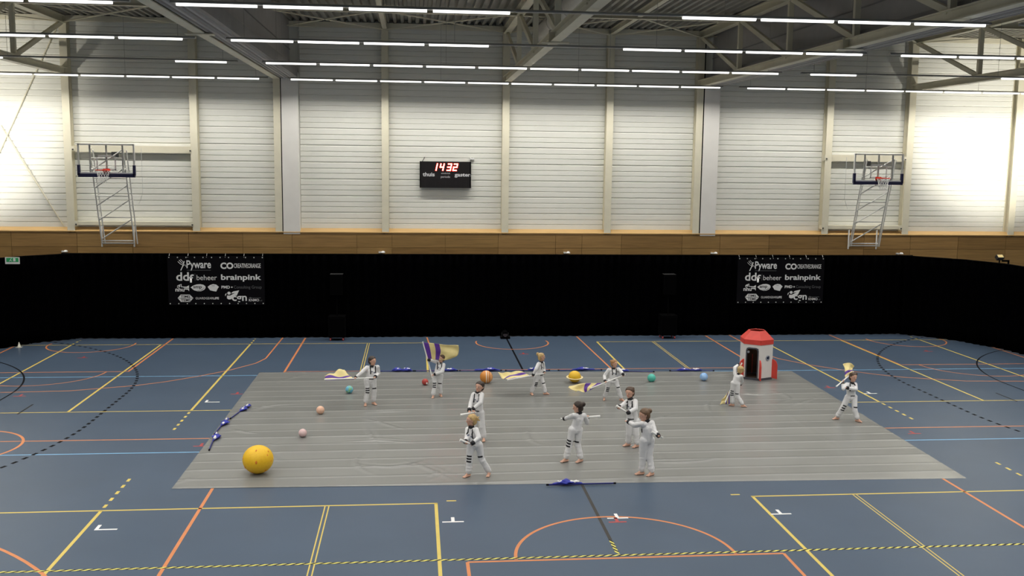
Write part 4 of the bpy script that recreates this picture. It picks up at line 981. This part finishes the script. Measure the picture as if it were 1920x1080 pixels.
def person(n):
    J = PEOPLE[n]; H = J['H']; k = H / 1.3
    head, neck = V(J['head']), V(J['neck']); sh = [V(p) for p in J['sh']]; el_ = [V(p) for p in J['el']]; wr = [V(p) for p in J['wr']]
    hip = [V(p) for p in J['hip']]; kn = [V(p) for p in J['kn']]; an = [V(p) for p in J['an']]; toe = [V(p) for p in J['toe']]
    fz = [max(.006, matz(0, 0, p.x, p.y) - .003) for p in an]; an = [p + V((0, 0, z_)) for p, z_ in zip(an, fz)]
    ff, fb = heading(J['face']), heading(J['body'])
    base = (an[0] + an[1]) / 2; base.z = 0
    root = thing('person', PL[n], 'person', base, 'young performers')
    pel = (hip[0] + hip[1]) / 2; chest = lerp((sh[0] + sh[1]) / 2, pel, .25); mid = lerp(chest, pel, .55)
    up = (head - neck).normalized(); up = (up + V((0, 0, 1.2))).normalized(); ff = (ff - up * ff.dot(up)).normalized(); rt = up.cross(ff).normalized()
    grips = []
    for i in (0, 1):
        h = HOLD[n][i]
        if h:
            a, b = (V(p) for p in RODS[h]); d = (b - a).normalized(); f = max(.03, min((b - a).length - .03, (wr[i] - a).dot(d))); g = a + d * f
            if len([x for x in grips if x]) and i == 1 and (g - G0).length < .07: f = f + .08 if f + .11 < (b - a).length else f - .08; g = a + d * f
            G0 = g
            v = wr[i] - g
            if v.length > .085 * k: wr[i] = g + v.normalized() * .085 * k
            # keep the forearm a plausible length
            fa = wr[i] - el_[i]; mx = .20 * H
            if fa.length > mx: el_[i] = wr[i] - fa.normalized() * mx
            grips.append((a, b, ROD_R[h]))
        else: grips.append(None)
    # ---- body: one continuous skin surface
    bm = bmesh.new(); kb, k = k, k * 1.1
    ell(bm, head + up * .022 * k, (.077 * k, .088 * k, .082 * k), (rt, ff, up), 20, 14)
    ell(bm, head - up * .028 * k + ff * .012 * k, (.060 * k, .066 * k, .070 * k), (rt, ff, up), 18, 12)
    cap(bm, head + ff * .083 * k + up * .008 * k, head + ff * .094 * k - up * .014 * k, .008 * k, .012 * k)
    cap(bm, head + ff * .066 * k - up * .042 * k - rt * .012 * k, head + ff * .066 * k - up * .042 * k + rt * .012 * k, .011 * k, .011 * k)
    cap(bm, head + ff * .055 * k - up * .078 * k, head + ff * .05 * k - up * .075 * k, .02 * k, .02 * k)
    for s in (-1, 1): cap(bm, head + rt * s * .078 * k - up * .012 * k, head + rt * s * .080 * k + up * .016 * k, .010 * k, .013 * k)
    k = kb
    cap(bm, head - up * .06 * k - ff * .012 * k, neck - V((0, 0, .02)), .036 * k, .042 * k)
    cap(bm, sh[0], sh[1], .045 * k, .045 * k); cap(bm, chest, pel, .075 * k, .07 * k); cap(bm, hip[0], hip[1], .06 * k, .06 * k); cap(bm, neck - V((0, 0, .02)), chest, .045 * k, .07 * k)
    for i in (0, 1):
        cap(bm, sh[i], el_[i], .034 * k, .027 * k); cap(bm, el_[i], wr[i], .027 * k, .019 * k)
        hand(bm, wr[i], (wr[i] - el_[i]), i, k, grips[i])
        cap(bm, hip[i], kn[i], .058 * k, .042 * k); cap(bm, kn[i], an[i], .042 * k, .027 * k)
        fd = toe[i] - an[i]; fd.z = 0; fd.normalize(); sd = V((-fd.y, fd.x, 0)); A = V((an[i].x, an[i].y, fz[i]))
        cap(bm, an[i], A - fd * .035 * k + V((0, 0, .034)), .027 * k, .027 * k); cap(bm, an[i], A + fd * .085 * k + V((0, 0, .03)), .027 * k, .024 * k)
        for o in (-.016, .016): cap(bm, A - fd * .03 * k + sd * o * .6 * k + V((0, 0, .03)), A + fd * .10 * k + sd * o * k + V((0, 0, .026)), .022 * k, .018 * k)
        for j in range(5):
            o = (j - 2) * .0135 * k; cap(bm, A + fd * .10 * k + sd * o + V((0, 0, .022)), A + fd * (.135 - .006 * abs(j - 1)) * k + sd * o * 1.15 + V((0, 0, .018)), .0095 * k, .0085 * k, 8, 3)
    obj('body', remesh(bm, .0062, 2), M_skin, root)
    # ---- face
    kb, k = k, k * 1.1
    for s in (-1, 1):
        bm = bmesh.new(); ell(bm, head + ff * .080 * k + rt * s * .03 * k + up * .008 * k, (.0115 * k, .006 * k, .007 * k), (rt, ff, up), 10, 6); e_ = obj('eye', bm, mat('eye_white', (.75, .73, .70), .3), root, True)
        bm = bmesh.new(); ell(bm, head + ff * .0845 * k + rt * s * .03 * k + up * .008 * k, (.0062 * k, .003 * k, .0062 * k), (rt, ff, up), 10, 6); obj('iris', bm, mat('eye_dark', (.02, .014, .01), .2), e_, True)
        bm = bmesh.new(); cap(bm, head + ff * .080 * k + rt * s * .02 * k + up * .026 * k, head + ff * .076 * k + rt * s * .042 * k + up * .024 * k, .0035 * k, .003 * k, 8, 3); obj('eyebrow', bm, mat('brow', (.07, .04, .025), .7), root, True)
    bm = bmesh.new(); ell(bm, head + ff * .077 * k - up * .043 * k, (.019 * k, .006 * k, .0065 * k), (rt, ff, up), 12, 6); obj('lips', bm, mat('lips', (.50, .16, .14), .5), root, True)
    # ---- hair
    bm = bmesh.new()
    ell(bm, head + up * .034 * k - ff * .016 * k, (.092 * k, .098 * k, .090 * k), (rt, ff, up), 22, 14); ell(bm, head - up * .016 * k - ff * .040 * k, (.084 * k, .066 * k, .078 * k), (rt, ff, up), 18, 12)
    bk = -ff
    if n == 'c6':
        for s in (-1, 1): ell(bm, head + up * .075 * k + rt * s * .07 * k - ff * .01, (.042 * k,) * 3)
    elif n == 'c8':
        for j in range(9):
            a = (j - 4) * .22; q = head + bk * (.10 + .02 * (j % 3)) * k + up * (.05 - .012 * abs(j - 4) + .02 * (j % 2)) * k + rt * math.sin(a) * .07 * k; cap(bm, head + bk * .06 * k + up * .03 * k, q, .03 * k, .012 * k, 8, 3)
    elif n == 'c5':
        ell(bm, head + V((.08, -.02, -.03)) * k, (.04 * k,) * 3); cap(bm, head + V((.05, 0, .02)) * k, head + V((.10, -.02, .05)) * k, .02 * k, .012 * k)
    elif n == 'c1':
        ell(bm, head + bk * .09 * k + up * .045 * k, (.036 * k,) * 3)
    else:
        bc = head + bk * .112 * k + up * (.052 if n != 'c3' else .085) * k; ell(bm, bc, (.048 * k, .043 * k, .045 * k), (rt, ff, up)); cap(bm, bc, bc + bk * .02 * k - up * .03 * k, .016 * k, .008 * k)
    for v in bm.verts: v.co += v.normal * 0 + V((noise.noise(v.co * 40), noise.noise(v.co * 40 + V((9, 0, 0))), noise.noise(v.co * 40 + V((0, 9, 0))))) * .004
    # keep the face clear: pull in everything in front of the hairline
    for v in bm.verts:
        l = v.co - head; f_, u_ = l.dot(ff), l.dot(up)
        lim = .052 * k if u_ > .05 * k else (.02 * k if u_ > 0 else -.005 * k)
        if u_ < .068 * k and f_ > lim: v.co -= ff * (f_ - lim)
    obj('hair', remesh(bm, .0075, 1), mat('hair_' + HC[n], HAIR[HC[n]], .5, .35, 40, bump=.6, bscale=90, stretch=(1, 1, .3)), root)
    k = kb
    # ---- jumpsuit
    bm = bmesh.new(); suit = mat('white_jumpsuit', (.74, .74, .75))
    cap(bm, lerp(sh[0], sh[1], .08) - V((0, 0, .012)), lerp(sh[1], sh[0], .08) - V((0, 0, .012)), .058 * k, .058 * k, 14)
    side = (sh[1] - sh[0]).normalized() * .035 * k; sh2 = (hip[1] - hip[0]).normalized() * .03 * k
    for s in (-1, 1): cap(bm, chest + side * s * 1.2, mid + sh2 * s * 1.2, .082 * k, .082 * k, 14); cap(bm, mid + sh2 * s * 1.2, pel + sh2 * s, .082 * k, .092 * k, 14)
    cap(bm, neck - V((0, 0, .03)), chest, .05 * k, .085 * k); cap(bm, hip[0] + V((0, 0, .01)), hip[1] + V((0, 0, .01)), .085 * k, .085 * k)
    rad = {}
    for i in (0, 1):
        w2 = lerp(wr[i], el_[i], .18)
        cap(bm, sh[i], el_[i], .056 * k, .050 * k); cap(bm, el_[i], w2, .050 * k, .042 * k)
        e_, w_ = el_[i], w2
        hm = lerp(an[i], kn[i], .10)
        cap(bm, hip[i], kn[i], .084 * k, .067 * k, 14); cap(bm, kn[i], hm, .067 * k, .062 * k, 14)
        # gathered cloth above the hem and creases at the knee and elbow
        for f, rr_ in ((.86, .070), (.78, .066), (.6, .068), (.12, .071)):
            c = lerp(kn[i], hm, f); cap(bm, c - V((0, 0, .006)), c + V((0, 0, .006)), rr_ * k, rr_ * k * .97, 14)
        for f in (.85, .6): c = lerp(sh[i], el_[i], f); cap(bm, c, c + V((0, 0, .004)), .054 * k, .054 * k)
    for v in bm.verts:
        q = v.co; f_ = .007 * noise.noise(q * 9) + .005 * noise.noise(V((q.x * 22, q.y * 22, q.z * 9))); v.co = q + v.normal * 0 + V((noise.noise(q * 14), noise.noise(q * 14 + V((5, 5, 5))), 0)) * .010
    me = remesh(bm, .010, 2); so = obj('jumpsuit', me, M_suit, root)
    bvh = BVHTree.FromPolygons([v.co.copy() for v in me.vertices], [tuple(p.vertices) for p in me.polygons])
    # ---- collar, cuffs
    nd = (head - neck).normalized(); nb = neck - V((0, 0, .008)) - nd * .02 * k
    obj('collar', T([nb, nb + nd * .028 * k, nb + nd * .05 * k], .066 * k, 20, r2=.049 * k), M_trim, root, True)
    for i in (0, 1):
        d = (wr[i] - el_[i]).normalized(); c = lerp(wr[i], el_[i], .2); obj('cuff', T([c, c + d * .062 * k], .047 * k, 14, r2=.040 * k), M_trim, root, True)
    # ---- black webbing on chest and legs, pressed on to the cloth
    ax = (sh[1] - sh[0]).normalized(); sdv = V((-fb.y, fb.x, 0)); cc = (sh[0] + sh[1]) / 2
    for s in (-1, 1):
        rows = []
        for j in range(14):
            f = j / 13; c = cc + sdv * s * .062 * k + V((0, 0, .035 * k - f * .20 * k)) + (pel - cc).normalized() * 0; c = c + (mid - cc) * V((1, 1, 0)).length * 0
            rows.append([c + sdv * o * .014 * k for o in (-1, 0, 1)])
        decal(bvh, rows, fb, name='shoulder_strap', m=M_trim, parent=root, near=(cc, (pel - cc).normalized(), .145 * k))
    for s, dz, r in ((-1, -.10, .016), (1, -.13, .018)):
        rows = [[cc + sdv * (s * .028 * k + o * r * k * math.cos(b_)) + V((0, 0, dz * k + r * k * math.sin(b_))) for o in (-1, -.5, 0, .5, 1)] for b_ in [(-.99 + 1.98 * j / 6) * PI / 2 for j in range(7)]]
        decal(bvh, rows, fb, .003, name='chest_badge', m=M_badge, parent=root, near=(cc, (pel - cc).normalized(), .145 * k))
    wz = lerp(chest, pel, .78)
    rows = [[wz + sdv * o * k + V((0, 0, dz)) for dz in (-.011 * k, .011 * k)] for o in [(-.06 + .12 * j / 8) for j in range(9)]]
    decal(bvh, rows, fb, name='belt', m=M_trim, parent=root)
    three = 1 if n in ('c11',) else 0
    for i in (0, 1):
        lf = heading(J['body'] * .5 if abs(J['body']) < 60 else (-40 if J['body'] < 0 else 40)) if n not in ('c5',) else heading(-35)
        ls = V((-lf.y, lf.x, 0)); hm = an[i]
        for f in (((.70, .90, 1.10) if i == three else (.80,)) if n not in ('c10', 'c11', 'c7') else ()):
            c = lerp(hip[i], kn[i], f) if f <= 1 else lerp(kn[i], hm, f - 1); tilt = .0
            dn = (kn[i] - hip[i]).normalized() if f <= 1 else (an[i] - kn[i]).normalized(); pv = (ls - dn * ls.dot(dn)).normalized()
            rows = [[c + pv * o * k + dn * dz for dz in (-.016 * k, .016 * k)] for o in [(-.05 + .10 * j / 8) for j in range(9)]]
            decal(bvh, rows, lf, name='leg_band', m=M_trim, parent=root)
    return root
for n in PEOPLE: person(n)

# ------------------------------------------------------------ props in their hands
def silk_mat():
    m = bpy.data.materials.new('flag_silk'); m.use_nodes = True; nt = m.node_tree; p = nt.nodes['Principled BSDF']; p.inputs['Roughness'].default_value = .55
    tc = nt.nodes.new('ShaderNodeTexCoord'); sp = nt.nodes.new('ShaderNodeSeparateXYZ'); nt.links.new(tc.outputs['UV'], sp.inputs[0])
    r = nt.nodes.new('ShaderNodeValToRGB'); r.color_ramp.interpolation = 'CONSTANT'; Y = (.78, .66, .30, 1); Pu = (.10, .025, .30, 1)
    st = [(0, Pu), (.14, Y), (.30, Pu), (.46, Y)]
    while len(r.color_ramp.elements) < 4: r.color_ramp.elements.new(.5)
    for e, (a, c) in zip(r.color_ramp.elements, st): e.position = a; e.color = c
    nt.links.new(sp.outputs[0], r.inputs[0])
    n = nt.nodes.new('ShaderNodeTexNoise'); n.inputs['Scale'].default_value = 6; mx = nt.nodes.new('ShaderNodeMix'); mx.data_type = 'RGBA'; mx.blend_type = 'MULTIPLY'; mx.inputs[0].default_value = .2
    nt.links.new(r.outputs[0], mx.inputs[6]); nt.links.new(n.outputs[0], mx.inputs[7]); nt.links.new(mx.outputs[2], p.inputs['Base Color'])
    return m
M_silk = silk_mat()
FL = {'p1': 'yellow and purple flag swept low at the left of the mat', 'p2': 'big waving yellow and purple flag held high', 'p3': 'yellow and purple flag trailing behind the walking blonde child', 'p4': 'yellow and purple flag dipping in front of the ringed planet', 'p5': 'yellow and purple flag hanging behind the child at the rocket', 'p6': 'yellow and purple flag swung behind the head at far right'}
RL = {'r7': 'white prop held by the dark haired child behind the front blonde child', 'r8': 'white prop held by the front blonde child', 'r9': 'long white prop held level by the child with black bun', 'r10': 'white prop held by the child looking at the camera', 'r11': 'white prop in the trailing hand of the frontmost right child'}
for h, (a, b) in RODS.items():
    a, b = V(a), V(b); d = (b - a).normalized(); r = ROD_R[h]
    if h[0] == 'r':
        t = thing('white_prop', RL[h], 'prop', (a + b) / 2, 'white props')
        bm = bmesh.new(); L = (b - a).length; tube(bm, [a, lerp(a, b, .12), lerp(a, b, .35), lerp(a, b, .5), b], r * 1.15, 14, r2=r * .7); obj('shaft', bm, M_rod, t, True)
        for p, q in ((a - d * .004, a + d * .012), (b - d * .012, b + d * .004)): obj('end_cap', T([p, q], r * 1.2 if p == a - d * .004 else r * .9, 14), M_white, t)
        continue
    t = thing('flag', FL[h], 'flag', (a + b) / 2, 'yellow and purple flags')
    obj('pole', T([a, b], r, 12), M_rod, t)
    for p, q in ((a - d * .01, a + d * .012), (b - d * .012, b + d * .01)): obj('end_cap', T([p, q], r * 1.25, 12), M_white, t)
    p0, p1, q1, q0 = [V(x) for x in SILK[h]]
    bm = bmesh.new(); uv = bm.loops.layers.uv.new('UVMap'); NU, NV = 36, 22; gr = []; nrm = (p1 - p0).cross(q0 - p0).normalized()
    seed = ord(h[1])
    for i in range(NU + 1):
        row = []
        for j in range(NV + 1):
            u, v = i / NU, j / NV; c = p0.lerp(p1, v).lerp(q0.lerp(q1, v), u)
            bul = math.sin(PI * v) * u * (.03 if h == 'p1' else .10) * ((q0 - p0).length) ; c += (q0 - p0).normalized() * bul
            amp = u * {'p1': .08, 'p2': .05, 'p3': .06, 'p4': .055}.get(h, .045); c += nrm * amp * (math.sin(u * 7 + v * 3 + seed) + .5 * math.sin(v * 9 - u * 5)) + V((0, 0, 1)) * amp * .35 * math.sin(u * 8 + v * 6 + seed)
            if c.z < .03: c.z = .03
            row.append(bm.verts.new(c))
        gr.append(row)
    for i in range(NU):
        for j in range(NV):
            f = bm.faces.new((gr[i][j], gr[i + 1][j], gr[i + 1][j + 1], gr[i][j + 1]))
            for lp, (uu, vv) in zip(f.loops, ((i, j), (i + 1, j), (i + 1, j + 1), (i, j + 1))): lp[uv].uv = (uu / NU, vv / NV)
    o = obj('silk', bm, M_silk, t, True); o.modifiers.new('t', 'SOLIDIFY').thickness = .004
